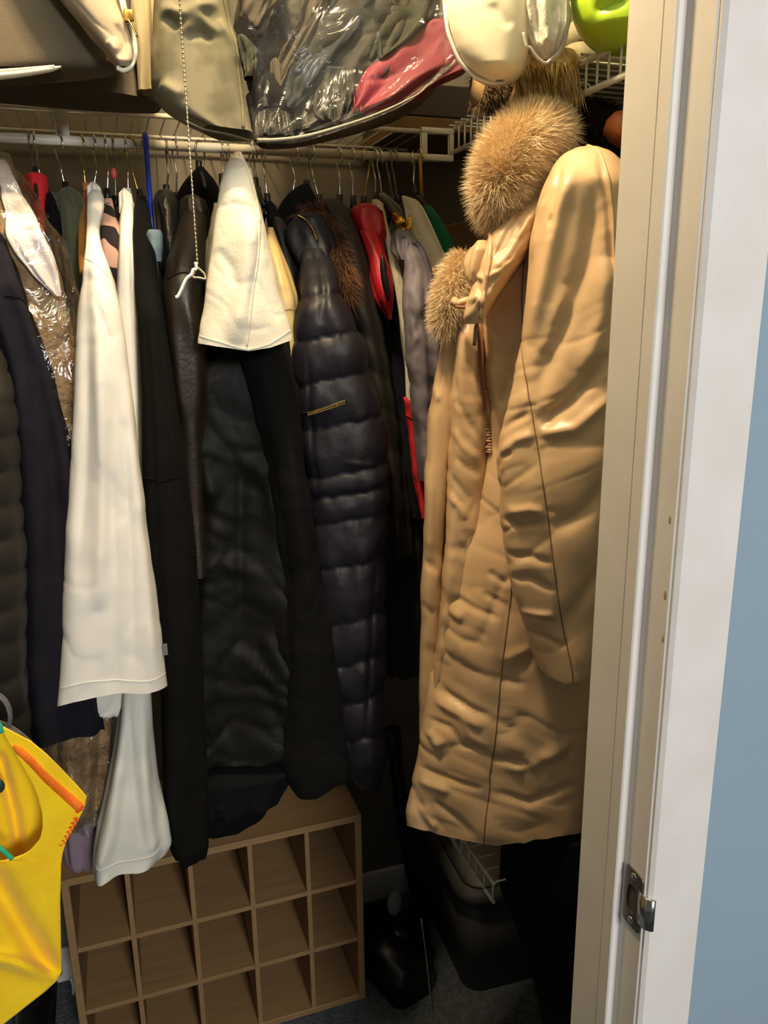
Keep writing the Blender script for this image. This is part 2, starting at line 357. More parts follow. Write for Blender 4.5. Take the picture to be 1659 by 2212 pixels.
def garment(name, label, cat, mt, rows, Y0, part='body', group=None, **k):
    t = root_of(rows, Y0, name, label, cat, group); L = loft(part, mt, rows, Y0, parent=t, **k); L.t = t; return L
def strands(name, mt, pts, nrm, ln, wd, parent, seed=1, droop=.3, jit=.5):
    rg = np.random.RandomState(seed); n = len(pts)
    d = nrm+rg.normal(0, jit, (n, 3)); d /= np.linalg.norm(d, axis=1)[:, None]; l = ln*rg.uniform(.5, 1.2, n)[:, None]
    vd = pts-CAM; sd = np.cross(d, rg.normal(0, 1, (n, 3))); sd /= np.linalg.norm(sd, axis=1)[:, None]
    a = pts-sd*wd; b = pts+sd*wd; mid = pts+d*l*.55; mid[:, 2] -= droop*l[:, 0]*.2; tip = pts+d*l; tip[:, 2] -= droop*l[:, 0]*.7
    V = np.stack([a, b, mid-sd*wd*.7, mid+sd*wd*.7, tip], 1).reshape(-1, 3)
    F = [];
    for i in range(n): k = i*5; F += [[k, k+1, k+3, k+2], [k+2, k+3, k+4]]
    return mesh(name, V, F, mt, parent, smooth=False, kind='stuff')
def tubepts(path, rad, n, seed):
    rg = np.random.RandomState(seed); path = np.asarray(path); i = rg.uniform(0, len(path)-1.001, n); i0 = i.astype(int); f = (i-i0)[:, None]
    c = path[i0]*(1-f)+path[i0+1]*f; r = np.interp(i, np.arange(len(path)), np.broadcast_to(rad, (len(path),)))[:, None]
    T = np.gradient(path, axis=0)[i0]; T /= np.linalg.norm(T, axis=1)[:, None]
    d = rg.normal(0, 1, (n, 3)); d -= T*(d*T).sum(1)[:, None]; d /= np.linalg.norm(d, axis=1)[:, None]
    return c+d*r, d

# ------------------------------------------------------------------ room shell
RODY, RODZ, WALLY = 1.4376, 1.8248, 1.745
JX, CY0, JX2 = 0.3913, 0.4666, 0.4485     # jamb surface, casing face, casing outer edge
def struct(name, mb, mt, parent=None, smooth=False, label=None):
    o = mb.build(name, mt, parent, smooth); o['kind'] = 'structure'
    if label: o['label'] = label
    return o
struct('floor', MB().box((-3.2, -3.2, -.06), (3.2, 1.9, 0)), M_CARPET)
struct('ceiling', MB().box((-3.2, -3.2, 2.45), (3.2, 1.9, 2.5)), M_CEIL)
struct('wall_back', MB().box((-1.2, WALLY, 0), (1.05, WALLY+.1, 2.45)), M_WALL)
struct('wall_right', MB().box((.95, .56, 0), (1.05, WALLY, 2.45)), M_WALL)
struct('wall_left', MB().box((-1.2, .56, 0), (-1.1, WALLY, 2.45)), M_WALL)
wf = MB(); wf.box((JX+.025, .485, 0), (3.2, .56, 2.45)); wf.box((-3.2, .485, 0), (-.52, .56, 2.45)); wf.box((-.52, .485, 2.06), (JX+.025, .56, 2.45))
struct('wall_front', wf, M_BLUEW, label='pale blue painted wall beside the closet doorway')
struct('baseboard_back', MB().box((-1.1, WALLY-.014, 0), (.95, WALLY, .09), c=.003), M_TRIM)
struct('baseboard_right', MB().box((.936, .56, 0), (.95, WALLY-.014, .09), c=.003), M_TRIM)
# right door jamb: board with reveal edge, then the stop, then the casing
jb = MB(); jb.box((JX, .472, 0), (JX+.022, .5603, 2.06), c=.0012)
jamb = struct('door_1', jb, M_TRIM, label='white painted door jamb of the closet doorway')
st = MB(); st.box((JX-.0075, .503, 0), (JX+.001, .5186, 2.05), c=.0012); st.box((JX-.0071, .5180, 0), (JX+.001, .5606, 2.05), c=.0012)
for_stop = st.build('door_stop', M_TRIM, jamb, False)
cs_ = MB(); cs_.box((JX+.0012, CY0, 0), (JX2+.001, .4858, 2.12), c=.003)
struct('trim_1', cs_, M_TRIM, label='white flat door casing on the right of the doorway')
struct('trim_2', MB().box((-.588, CY0, 0), (-.526, .486, 2.12), c=.003), M_TRIM, label='white flat door casing on the left of the doorway, out of view')
struct('door_2', MB().box((-.542, .478, 0), (-.52, .56, 2.06), c=.002), M_TRIM, label='white left door jamb, out of view')
struct('trim_3', MB().box((-.588, CY0, 2.045), (JX2, .486, 2.105), c=.003), M_TRIM, label='white head casing over the doorway')
# paint chips on the jamb edge
for i, (px, py, s) in enumerate([(1451, 1123, 1.), (1441, 1285, 1.2), (1436, 1380, 1.)]):
    p = atX(px-4, py, JX); mb = MB().ball(p, .0012*s, 10, 6, (.25, 1.2, 3.0)); mb.build('paint_chip', M_CARD if False else mat('bare_primer', '#9a8a68', .8, bump=0), jamb)
# strike plate
sp = thing('strike_plate', 'worn steel strike plate with curved lip screwed to the white door jamb', 'strike plate', atX(1385, 2030, JX))
ya, yb = .4735, .4985; zc = atX(1385, 1958, JX)[2]
pl = MB()
def yz_plate(mb, outer, hole, x0, th):
    n = len(outer); V = [];
    for x in (x0, x0-th):
        for q in (outer, hole): V += [(x, a, b_) for a, b_ in q]
    F = []
    for i in range(n):
        k = (i+1) % n; F += [[i, k, n+k, n+i], [2*n+i, 3*n+i, 3*n+k, 2*n+k], [i, 2*n+i, 2*n+k, k], [n+i, n+k, 3*n+k, 3*n+i]]
    mb.add(V, F)
n_ = 32; ang = [2*math.pi*i/n_ for i in range(n_)]
yc_ = (ya+yb)/2; hy = (yb-ya)/2; hz = .0285
def sq(a, p=.25): return math.copysign(abs(math.cos(a))**p, math.cos(a)), math.copysign(abs(math.sin(a))**p, math.sin(a))
outer = [(yc_+hy*sq(a)[0], zc+hz*sq(a)[1]) for a in ang]; hole = [(yc_+.001+hy*.52*sq(a, .7)[0], zc-.001+hz*.48*sq(a, .7)[1]) for a in ang]
yz_plate(pl, outer, hole, JX-.0002, .0014); pl.build('plate', M_DKSTEEL, sp, False)
MB().add([(JX-.0004, a, b_) for a, b_ in hole], [list(range(n_))]).build('latch_hole', mat('dark_recess', '#4a3d2c', .9, bump=0), sp, False)
lip = MB(); lv = []; Zs = (zc-.0165, zc+.0145)
prof = [(JX-.0016, ya+.005), (JX-.0024, ya), (JX-.0018, ya-.006), (JX+.0008, ya-.0095), (JX+.0040, ya-.0110)]
for z in Zs: lv += [(x, y, z) for x, y in prof]
for z in Zs: lv += [(x+.0010, y+.0009, z) for x, y in prof]
k = len(prof); F = []
for i in range(k-1): F += [[i, i+1, k+i+1, k+i], [2*k+i, 3*k+i, 3*k+i+1, 2*k+i+1], [i, 2*k+i, 2*k+i+1, i+1], [k+i, k+i+1, 3*k+i+1, 3*k+i]]
F += [[0, k, 3*k, 2*k], [k-1, 3*k-1, 4*k-1, 2*k-1]]; lip.add(lv, F); lip.build('lip', M_CHROME, sp)
for dz in (-.0225, .0225): MB().ball((JX-.0015, yc_, zc+dz), .0035, 12, 6, (.35, 1, 1)).build('screw', M_CHROME, sp)

# ------------------------------------------------------------------ light fixture with pull chain
lf = thing('ceiling_light', 'bare bulb ceiling light holder above the closet with a pull chain', 'ceiling light', (BULB[0], BULB[1], 2.45))
MB().tube([(BULB[0], BULB[1], z) for z in (2.45, 2.43, 2.425, 2.40, 2.385)], [.055, .055, .04, .032, .028], 24).build('lamp_holder', M_TRIM, lf)
em = bpy.data.materials.new('bulb_glow'); em.use_nodes = True; bs = em.node_tree.nodes['Principled BSDF']
bs.inputs['Emission Color'].default_value = (1, .8, .52, 1); bs.inputs['Emission Strength'].default_value = 6
MB().tube([(BULB[0], BULB[1], z) for z in (2.385, 2.365, 2.35, 2.335, 2.32)], [.013, .014, .02, .026, .012], 20).build('bulb', em, lf)
ctop = np.array([.1081, 1.0, 2.42]); cbot = atY(423, 578, 1.0); cbot[0] = .1095
MB().tube([(BULB[0], BULB[1]+.03, 2.41), (.1081, .99, 2.425), ctop], .0015, 6).build('chain_arm', M_BRASS, lf)
nb = 170; cb_ = MB()
Pc = spline([ctop, (ctop+cbot)/2+np.array([.001, 0, 0]), cbot], nb)
for p in Pc: cb_.ball(p, .0015, 8, 5)
cb_.tube(Pc, .0005, 4); cb_.build('ball_chain', mat('nickel_brass_beads', '#d6c9a4', .2, metal=1, bump=0), lf, kind='stuff')
lp = MB(); q = [(423, 575), (440, 590), (443, 602), (430, 600), (417, 598), (420, 586), (423, 575)]
for p in spline([atY(a, b_, 1.0) for a, b_ in q], 40): lp.ball(p, .0015, 8, 5)
lp.build('chain_loop', MATS['nickel_brass_beads'], lf, kind='stuff')
MB().tube(spline([atY(a, b_, .995) for a, b_ in [(422, 566), (424, 580), (417, 583), (414, 592), (402, 603), (392, 625), (384, 640), (379, 642)]], 40), .0019, 8).build('pull_hook', mat('white_enamel', '#e8e4dc', .35, bump=0), lf)

# ------------------------------------------------------------------ back wire shelf with hanging rod
SZ = RODZ+.046
bsf = thing('wire_shelf', 'white wire shelf with hanging rod along the back wall, piled with bags', 'shelf', (0, WALLY, RODZ))
X0_, X1_ = -1.08, .60
FY = RODY+.01
for (y, z, r, nm) in ((FY, SZ, .0042, 'front_rail'), (WALLY-.02, SZ, .0032, 'back_rail'), ((FY+WALLY)/2, SZ-.004, .003, 'middle_rail')):
    MB().tube([(X0_, y, z), (X1_, y, z)], r, 10).build(nm, M_WIRE, bsf)
MB().tube([(X0_, RODY, RODZ), (.573, RODY, RODZ)], .0078, 16).build('hanging_rod', M_WIRE, bsf)
wm = MB()
for i in range(66):
    x = X0_+.012+i*.0254; wm.tube([(x, FY-.004, SZ), (x, FY+.002, SZ+.0045), (x, WALLY-.02, SZ+.0045)], .0014, 5)
wm.build('deck_wires', M_WIRE, bsf, kind='stuff')
for px in (137, 556):
    p = atY(px, 300, RODY)[0]; MB().box((p-.010, RODY-.005, RODZ+.002), (p+.010, RODY+.004, SZ+.002), c=.002).build('rod_bracket', M_WIRE, bsf)
# the end bracket: a rectangular loop
pa = atY(905, 300, RODY)[0]; pb = atY(976, 300, RODY)[0]
eb = MB(); zt, zb = SZ+.004, RODZ-.004
eb.box((pa, RODY-.010, zb), (pa+.013, RODY-.004, zt), c=.0015); eb.box((pb-.010, RODY-.010, zb), (pb, RODY-.004, zt), c=.0015)
eb.box((pa, RODY-.0101, zt-.011), (pb, RODY-.0039, zt), c=.0015); eb.box((pa, RODY-.0102, zb-.002), (pb, RODY-.0038, zb+.010), c=.0015)
eb.build('end_bracket', M_WIRE, bsf)

# right wire shelf
rs = thing('wire_shelf', 'white wire shelf with upright lip wires above the tan coat', 'shelf', (.93, 1.05, SZ))
SX = .6283; ZB, ZT = 1.836, 1.875
for (x, z, r, nm) in ((SX, ZB, .0042, 'lower_rail'), (SX+.002, ZT, .0042, 'upper_rail'), (.93, ZT, .003, 'back_rail'), (.79, ZT-.004, .003, 'middle_rail')):
    MB().tube([(x, 1.437, z), (x, .62, z)], r, 10).build(nm, M_WIRE, rs)
for i in range(32):
    y = 1.43-i*.0254; MB().tube(spline([(SX-.002, y, ZB), (SX-.002, y, ZT-.006), (SX+.002, y, ZT+.004), (SX+.012, y, ZT+.005), (.93, y, ZT+.004)], 9), .0017, 6).build('wire', M_WIRE, rs)

# lower wire shelf on the right wall
lw0 = atX(1067, 1950, .50); ls = thing('wire_shelf', 'small white wire shelf low on the right wall, below the tan coat hem', 'shelf', (.9, 1.2, lw0[2]))
LX = .50; zb_ = lw0[2]; y_n = lw0[1]; y_f = 1.15
MB().tube([(LX, y_n, zb_), (LX, y_f, zb_)], .003, 8).build('lower_rail', M_WIRE, ls)
MB().tube([(LX, y_n, zb_+.034), (LX, y_f, zb_+.034)], .003, 8).build('upper_rail', M_WIRE, ls)
MB().tube([(.93, y_n, zb_+.034), (.93, y_f, zb_+.034)], .003, 8).build('back_rail', M_WIRE, ls)
i = 0; y = y_n+.001
while y < y_f:
    MB().tube([(LX-.002, y, zb_), (LX-.002, y, zb_+.034), (LX+.004, y, zb_+.038), (.93, y, zb_+.038)], .0016, 6).build('wire', M_WIRE, ls); y += .03

# ------------------------------------------------------------------ shoe organiser
cx0, cy0, cw, ch, cdp = -.1862, 1.4432, .613, .493, .29
cu = thing('shoe_organizer', 'oak laminate cube shoe organizer, five empty cubbies wide, standing on the carpet', 'shoe organizer', (cx0+cw/2, cy0+cdp/2, 0))
T1 = .015; T2 = .010
MB().box((cx0, cy0, ch-T1), (cx0+cw, cy0+cdp, ch), c=.001).build('top_board', M_LAMX, cu, False)
MB().box((cx0+T1, cy0+.001, .0), (cx0+cw-T1, cy0+cdp, T1), c=.001).build('bottom_board', M_LAMX, cu, False)
for x in (cx0, cx0+cw-T1): MB().box((x, cy0, 0), (x+T1, cy0+cdp, ch-T1), c=.001).build('side_panel', M_LAM, cu, False)
MB().box((cx0+T1, cy0+cdp-.004, T1), (cx0+cw-T1, cy0+cdp, ch-T1)).build('back_panel', M_LAMX, cu, False)
for j in (1, 2):
    z = T1+(ch-2*T1)*j/3-T2/2; MB().box((cx0+T1, cy0+.002, z), (cx0+cw-T1, cy0+cdp-.004, z+T2), c=.0006).build('shelf_board', M_LAMX, cu, False)
for k in (1, 2, 3, 4):
    x = cx0+cw*k/5; MB().box((x-T2/2, cy0+.0015, T1), (x+T2/2, cy0+cdp-.004, ch-T1), c=.0006).build('divider', M_LAM, cu, False)
p = atY(155, 2130, cy0); MB().tube(spline([p+[0.0, -.001, -.02], p+[0.003, -.003, 0], p+[0, -.001, .02]], 8), .003, 8).build('cam_cover', M_GREYPL, cu)

# ------------------------------------------------------------------ bin, boxes and dark things on the right floor
def rbox(mb, c, hx, hy, z0, z1, yaw, r=.04, taper=1.0, n=8, inner=None):
    ca, sa = math.cos(yaw), math.sin(yaw); rings = []
    for z, s in ((z0, taper), (z1, 1.0)):
        pts = []
        for qx, qy, a0 in ((1, 1, 0), (-1, 1, 90), (-1, -1, 180), (1, -1, 270)):
            for k in range(n):
                a = math.radians(a0+90*k/(n-1)); x = (hx*s-r)*qx+r*math.cos(a); y = (hy*s-r)*qy+r*math.sin(a)
                pts.append((c[0]+x*ca-y*sa, c[1]+x*sa+y*ca, z))
        rings.append(pts)
    m_ = len(rings[0]); F = [[i, (i+1) % m_, m_+(i+1) % m_, m_+i] for i in range(m_)]+[list(range(m_))[::-1], [m_+i for i in range(m_)]]
    mb.add(rings[0]+rings[1], F)
nc = atZ(1052, 2168, 0.0); yawb = math.radians(-3)
bt = thing('storage_bin', 'dark grey plastic storage bin with lid on the floor below the tan coat', 'storage bin', (nc[0]+.14, nc[1]+.25, 0))
bc = (nc[0]+.125, nc[1]+.235)
mb = MB(); rbox(mb, bc, .165, .23, .005, .27, yawb, .045, .9); mb.build('tub', M_BIN, bt)
mb = MB(); rbox(mb, bc, .178, .243, .262, .30, yawb, .055, .985); mb.build('lid', M_BIN, bt)
mb = MB(); rbox(mb, bc, .155, .22, .299, .306, yawb, .045, 1.02); mb.build('lid_panel', M_BINLID, bt)
# cardboard boxes on a mid shelf on the right wall
ms = thing('wire_shelf', 'mid height white wire shelf under the cardboard box behind the tan coat', 'shelf', (.93, 1.4, 1.40))
for x in (.66, .93): MB().tube([(x, 1.16, 1.42), (x, 1.72, 1.42)], .003, 8).build('rail', M_WIRE, ms)
wm = MB()
for i in range(19): wm.tube([(.66, 1.17+i*.03, 1.424), (.94, 1.17+i*.03, 1.424)], .0015, 5)
wm.build('deck_wires', M_WIRE, ms, kind='stuff')
bx = thing('cardboard_box', 'brown cardboard box behind the tan coat fur, beside the green garment', 'box', (.8, 1.44, 1.515))
MB().box((.665, 1.20, 1.5155), (.935, 1.70, 1.715), c=.003).build('carton', M_CARD, bx, False)
MB().box((.662, 1.19, 1.66), (.937, 1.705, 1.722), c=.002).build('box_lid', M_CARD, bx, False)
bx2 = thing('shoe_box', 'black and white patterned box under the brown cardboard box', 'box', (.8, 1.44, 1.426))
MB().box((.67, 1.22, 1.4265), (.93, 1.69, 1.515), c=.003).build('carton', mat('black_white_print', '#121012', .6, '#8a7a68', 22, bump=0, contrast=(.55, .6)), bx2, False)

# vacuum cleaner, dark, in the corner
vc = thing('vacuum_cleaner', 'dark upright vacuum cleaner in the corner between organizer and bin', 'vacuum cleaner', (.55, 1.48, 0))
q = [atY(a, b_, 1.62) for a, b_ in [(846, 1575), (862, 1700), (880, 1830), (905, 1960)]]
MB().tube(spline(q, 20), [.021]*3+[.017]*17, 12).build('handle_tube', M_BLKPL, vc)
c1 = atZ(865, 2000, .13)
mb = MB(); rbox(mb, (.51, 1.50), .06, .11, .0, .10, .3, .03, 1.0); mb.build('floor_head', M_BLKSH, vc)
mb = MB(); mb.tube([atY(905, 1960, 1.62), atY(880, 2030, 1.56), (.51, 1.5, .09)], [.035, .05, .045], 16); mb.build('dust_canister', M_BLKSH, vc)
p = atY(852, 1950, 1.50); MB().ball(p, .024, 14, 8, (.8, .5, 1.5)).build('badge', M_GREYPL, vc)
wd = MB().tube(spline([atY(a, b_, 1.35) for a, b_ in [(910, 1985), (922, 2080), (935, 2212), (940, 2300)]], 20), .0016, 6)
tag(wd.build('cord', M_GREYPL), 'thin grey cord hanging straight down left of the storage bin', 'cord')
# black boot pair on the left floor, under the yellow garment
bo = thing('boot', 'black leather boot on the carpet under the yellow garment, left of the organizer', 'boot', atZ(70, 2215, .0))
fl = atZ(70, 2260, .0)
mb = MB(); mb.tube(spline([fl+[.0, -.02, .03], fl+[.0, .06, .035], fl+[.01, .13, .05], fl+[.02, .19, .055]], 16), [.02, .036, .038, .037]+[.038]*12, 16, .8); mb.build('upper', M_BLKSH, bo)
mb = MB(); mb.tube([fl+[.02, .17, .03], fl+[.02, .17, .2]], [.04, .045], 16); mb.build('shaft', M_BLKSH, bo)
MB().box(fl+[-.035, -.03, .001], fl+[.045, .22, .014], c=.004).build('sole', M_BLKPL, bo)
# ------------------------------------------------------------------ hangers
def hanger(px, px2, py2, label, mt=None, arm='black', group=None, rot=0, front=True, drop=.04, half=.065):
    mt = mt or M_CHROME; c = atY(px, 300, RODY); yrod = RODY; x = c[0]
    e_ = atY(px2, py2, RODY); R = .0155; zc = RODZ+.0078-R+.0012+.001
    t = thing('clothes_hanger', label, 'hanger', (e_[0], yrod, e_[2]), group)
    pts = []
    for a in np.linspace(-35, 205, 18):
        aa = math.radians(a); pts.append((math.cos(aa)*-R, math.sin(aa)*R))
    pts = [(-R*.95, -.012)]+pts if False else pts
    y_, z_ = pts[-1]; low = zc-.034
    path = [(0, y2, zc+z2) for y2, z2 in pts[::-1]]            # from the front tip side round over the rod
    path = [np.array([x+(-math.sin(rot)*q[1]), yrod+math.cos(rot)*q[1], q[2]]) for q in path]
    path = path[::-1] if front else path
    st_ = [np.array([x, yrod, low])+np.array([0, 0, 0])]
    n2 = np.linalg.norm(e_-st_[0]); tail = [st_[0]*(1-f)+np.array([e_[0], yrod, e_[2]])*f for f in (0, .3, .65, 1)]
    P = np.array([*path, *tail]); P = spline(P, 60)
    MB().tube(P, .00155, 8).build('hook', mt, t)
    e0 = np.array([e_[0], yrod, e_[2]])
    am = {'black': M_BLKPL, 'wood': M_WOOD, 'white': M_WHITE, 'blue': M_BLUE, 'steel': mt}[arm]
    ar = .0035 if arm != 'steel' else .0016
    MB().tube([e0+[0, 0, .012], e0+[0, 0, -.012]], .0055 if arm != 'steel' else .0022, 10).build('neck', am, t)
    for s_ in (-1, 1):
        q = spline([e0+[0, 0, -.006], e0+[0, s_*half*.45, -drop*.35], e0+[0, s_*half, -drop]], 12)
        MB().tube(q, ar, 8, 1.5).build('arm', am, t)
    return t
HG = 'steel hook hangers on the white rod'
HL = [(64, 78, 378, 'steel hanger holding the small red garment', M_DKSTEEL, 'black', 0),
      (75, 103, 424, 'bright steel hanger between the red and the olive garments', None, 'black', 0),
      (124, 142, 410, 'steel hanger holding the olive green jacket', None, 'black', .5),
      (202, 202, 412, 'steel hanger holding the long white shirt', None, 'white', .15),
      (227, 232, 424, 'steel hanger with black neck holding the striped knit', None, 'black', 0),
      (243, 250, 440, 'dark steel hanger with a pink size clip', M_DKSTEEL, 'black', 0),
      (270, 277, 424, 'steel hanger holding the second white shirt', None, 'white', 0),
      (279, 302, 426, 'brass hanger with a wide bent hook right of the white shirts', M_BRASS, 'black', .6),
      (358, 360, 416, 'dark steel hanger right of the blue plastic stick', M_DKSTEEL, 'black', 0),
      (376, 381, 432, 'bright steel hanger left of the bead pull chain', None, 'black', .2),
      (430, 430, 364, 'steel hanger holding the pointed black hood', M_DKSTEEL, 'black', -.6),
      (478, 480, 392, 'steel hanger left of the white draped cloth', None, 'black', 0),
      (490, 512, 345, 'steel hanger under the peak of the white draped cloth', None, 'steel', 0),
      (540, 552, 400, 'steel hanger just right of the white cloth peak', None, 'black', 0),
      (549, 557, 420, 'thin steel hanger beside the white cloth, second on its right', M_DKSTEEL, 'black', 0),
      (568, 578, 434, 'steel hanger holding the cream leather jacket', None, 'black', 0),
      (634, 630, 437, 'bright steel hanger above the navy puffer hood', None, 'black', .25),
      (665, 662, 406, 'dark steel hanger holding the black hooded coat', M_DKSTEEL, 'black', -.2),
      (674, 690, 436, 'steel hanger leaning right of the crossed pair', None, 'black', 0),
      (732, 734, 436, 'steel hanger holding the olive quilted jacket', None, 'black', 0),
      (760, 763, 438, 'steel hanger left of the red puffer', None, 'black', 0),
      (792, 786, 440, 'brass hanger with a round hook holding the red puffer', M_BRASS, 'black', -.7),
      (810, 811, 432, 'steel hanger right of the red puffer', None, 'black', 0),
      (820, 827, 436, 'leaning steel hanger above the grey lavender jacket', None, 'black', 0),
      (841, 850, 436, 'thin steel hanger above the gold foil collar', M_DKSTEEL, 'black', 0),
      (852, 859, 436, 'faint dark steel hanger left of the cream garment', M_DKSTEEL, 'black', 0),
      (893, 898, 418, 'steel hanger holding the cream and green garments at the rod end', None, 'black', -.5)]
for px, px2, py2, lb, mt, arm, rot in HL: hanger(px, px2, py2, lb, mt, arm, HG, rot)
# wooden hanger seen edge on
t = hanger(174, 186, 412, 'brass hooked wooden hanger seen edge-on, left of the long white shirt', M_BRASS, 'wood', HG, .3)
q = [atY(a, b_, yy) for a, b_, yy in [(187, 414, 1.43), (184, 450, 1.39), (182, 500, 1.33), (183, 555, 1.27), (186, 590, 1.25)]]
MB().tube(spline(q, 20), [.006]*5+[.009]*15, 10, .6).build('shoulder', M_WOOD, t)
p = atY(246, 375, RODY); MB().ball(p, .006, 8, 5, (.9, 1.2, 1.6)).build('size_clip', mat('pink_plastic', '#c45a50', .5, bump=0), bpy.data.objects['clothes_hanger.005'])
# blue plastic stick
bl = thing('skirt_hanger', 'blue plastic hanger seen edge-on, like an upright stick with a denim scrap below', 'hanger', atY(330, 500, 1.38))
q = [atY(314, 300, RODY-.012), atY(318, 350, RODY-.012), atY(323, 420, 1.41), atY(330, 505, 1.385)]
MB().tube(spline(q, 14), .0052, 10, .8).build('stick', M_BLUE, bl)
q = np.array([(0, -.012, -.0), (0, -.014, .012), (0, -.006, .0195), (0, .006, .0195), (0, .014, .01)])+np.array([atY(314, 300, RODY)[0], RODY, RODZ-.005])
MB().tube(spline(q, 14), .0042, 8).build('hook', M_BLUE, bl)
wdn = MB().tube([atY(907, 338, RODY-.014), atY(910, 400, RODY-.014), atY(912, 446, RODY-.016)], .0050, 10, .6)
wt = thing('trouser_hanger', 'pale wooden hanger bar hanging upright at the right end of the rod', 'hanger', atY(912, 446, RODY-.016))
wdn.build('bar', M_WOOD, wt)
MB().tube(spline(np.array([(0, -.014, 0), (0, -.010, .014), (0, 0, .019), (0, .012, .012)])+np.array([atY(907, 338, RODY)[0], RODY, RODZ-.003]), 12), .0016, 8).build('hook', M_BRASS, wt)
# ------------------------------------------------------------------ garments on the back rod, left to right
# rows: photograph row, left edge, right edge at the front plane Y0 (metres into the closet)
garment('puffer_coat', 'dark brown black quilted puffer coat cut by the left edge of the photo', 'coat', M_OLIVEQ,
        [(700, -160, -5), (800, -170, 8), (1000, -180, 32), (1200, -180, 44), (1450, -180, 48), (1700, -180, 62), (1950, -170, 75)], 1.12, b=.06,
        quilt=([640, 720, 795, 865, 935, 1005, 1080, 1150, 1225, 1300, 1370, 1450, 1530, 1610, 1690, 1780, 1870, 1960],   .1, .005), seed=3)
nv = garment('wool_coat', 'long navy wool coat hanging at the far left, beside the plastic wrapped fur', 'coat', M_NAVY,
        [(455, -120, 2), (520, -100, 14), (600, -60, 38), (700, -20, 72), (800, 10, 106), (950, 25, 146), (1100, 35, 168), (1400, 42, 190), (1560, 55, 216), (1598, 62, 222)], 1.20, b=.05,
        fold=(.006, 4), seed=4, hem=[(-1, 0), (0, 8), (1, -4)], creases=[([(60, 700), (90, 1000), (80, 1500)], 14, .010), ([(20, 640), (70, 660), (66, 700)], 4, -.003), ([(110, 900), (130, 1300)], 16, -.006)])
seam(nv, [(8, 640), (35, 645), (62, 668)], mt=M_BLACK, parent=nv.t, name='shoulder_seam')
tf = garment('shearling_coat', 'curly tan shearling coat inside clear dry cleaning plastic, left of the long white shirt', 'coat', M_TEDDY,
        [(350, -50, 20), (430, -40, 50), (520, -20, 100), (600, 20, 128), (700, 50, 150), (800, 60, 170), (950, 90, 200), (1200, 110, 215), (1500, 115, 236), (1650, 118, 236), (1740, 130, 228), (1790, 150, 200)], 1.275, b=.05,
        fold=(.004, 5), wr=(.004, 40), seed=5)
fl_ = loft('plastic_cover', F_CLEAR, [(335, -60, 12), (370, -50, 32), (440, -45, 82), (520, -20, 128), (600, 10, 152), (660, 30, 172), (800, 50, 180), (1000, 90, 212), (1300, 100, 236), (1550, 100, 246), (1700, 105, 240), (1800, 120, 225)], 1.25, b=.056, parent=tf.t,
           fold=(.006, 7), wr=(.010, 22), seed=6, nu=96, step=6)
ws = loft('lining', mat('white_lining', '#e8dcd4', .6, bump=.5, bscale=18, bdist=.01), [(345, -30, 8), (400, 5, 40), (470, 15, 72), (520, 25, 100), (560, 50, 118), (600, 80, 130), (640, 120, 134)], 1.212, b=.006, parent=tf.t, fold=(.004, 4), wr=(.006, 25), seed=7)
lil = garment('dress', 'lilac dress hem showing below the plastic wrapped shearling', 'dress', M_LILAC, [(1640, 140, 226), (1700, 140, 228), (1800, 140, 230), (1860, 148, 226), (1881, 165, 205)], 1.31, b=.035, seed=8, top=0)
garment('jacket', 'small red garment bunched on a dark hanger near the left edge', 'jacket', M_REDC, [(376, 62, 90), (384, 54, 100), (405, 55, 102), (430, 66, 102), (480, 78, 101), (560, 82, 106)], 1.39, b=.04, seed=9, top=.04, wr=(.006, 40))
garment('jacket', 'black garment squeezed between the red and the olive ones', 'jacket', M_BLACK, [(418, 100, 112), (440, 98, 124), (500, 100, 134), (600, 105, 140), (800, 110, 165)], 1.375, b=.05, seed=10, top=.03)
ol = garment('jacket', 'olive green wool jacket with ribbed collar, left of the wooden hanger', 'jacket', M_OLIVE, [(410, 134, 158), (425, 128, 172), (455, 130, 178), (500, 134, 182), (600, 142, 184), (800, 150, 190), (1100, 150, 196)], 1.36, b=.06, seed=11, top=.05)
loft('collar', M_OLIVE, [(408, 136, 158), (418, 129, 172), (448, 129, 180), (462, 132, 178)], 1.40, b=.035, parent=ol.t, seed=12, top=0)
kn = garment('knit_sweater', 'black and pink striped knit sweater between the two white shirts', 'sweater', M_STRIPE, [(430, 226, 242), (450, 222, 246), (475, 217, 250), (500, 209, 262), (540, 210, 262), (600, 218, 262), (700, 240, 266), (900, 250, 275)], 1.33, b=.05, seed=13, top=.06)
loft('collar', mat('grey_black_rib', '#8a8070', .9, '#2a2422', 40, (.2, .2, 4), bump=.5, bscale=90), [(440, 230, 242), (452, 226, 245), (480, 222, 248), (486, 226, 244)], 1.38, b=.03, parent=kn.t, seed=14, top=0)
w2 = garment('dress_shirt', 'second white shirt with gathered collar, behind and right of the long white one', 'shirt', M_WHITE,
        [(432, 266, 280), (445, 262, 288), (480, 258, 289), (540, 256, 289), (640, 250, 294), (700, 250, 300), (850, 258, 308), (1000, 262, 312), (1080, 268, 312), (1250, 300, 318)], 1.29, b=.05, seed=15, top=.10,
        creases=[([(285, 500), (283, 640), (292, 900)], 3, -.005), ([(255, 645), (278, 630)], 3, -.004)])
loft('collar', M_WHITE, [(424, 268, 280), (431, 262, 286), (445, 260, 288), (463, 259, 287)], 1.39, b=.028, parent=w2.t, seed=16, top=0, wr=(.002, 40))
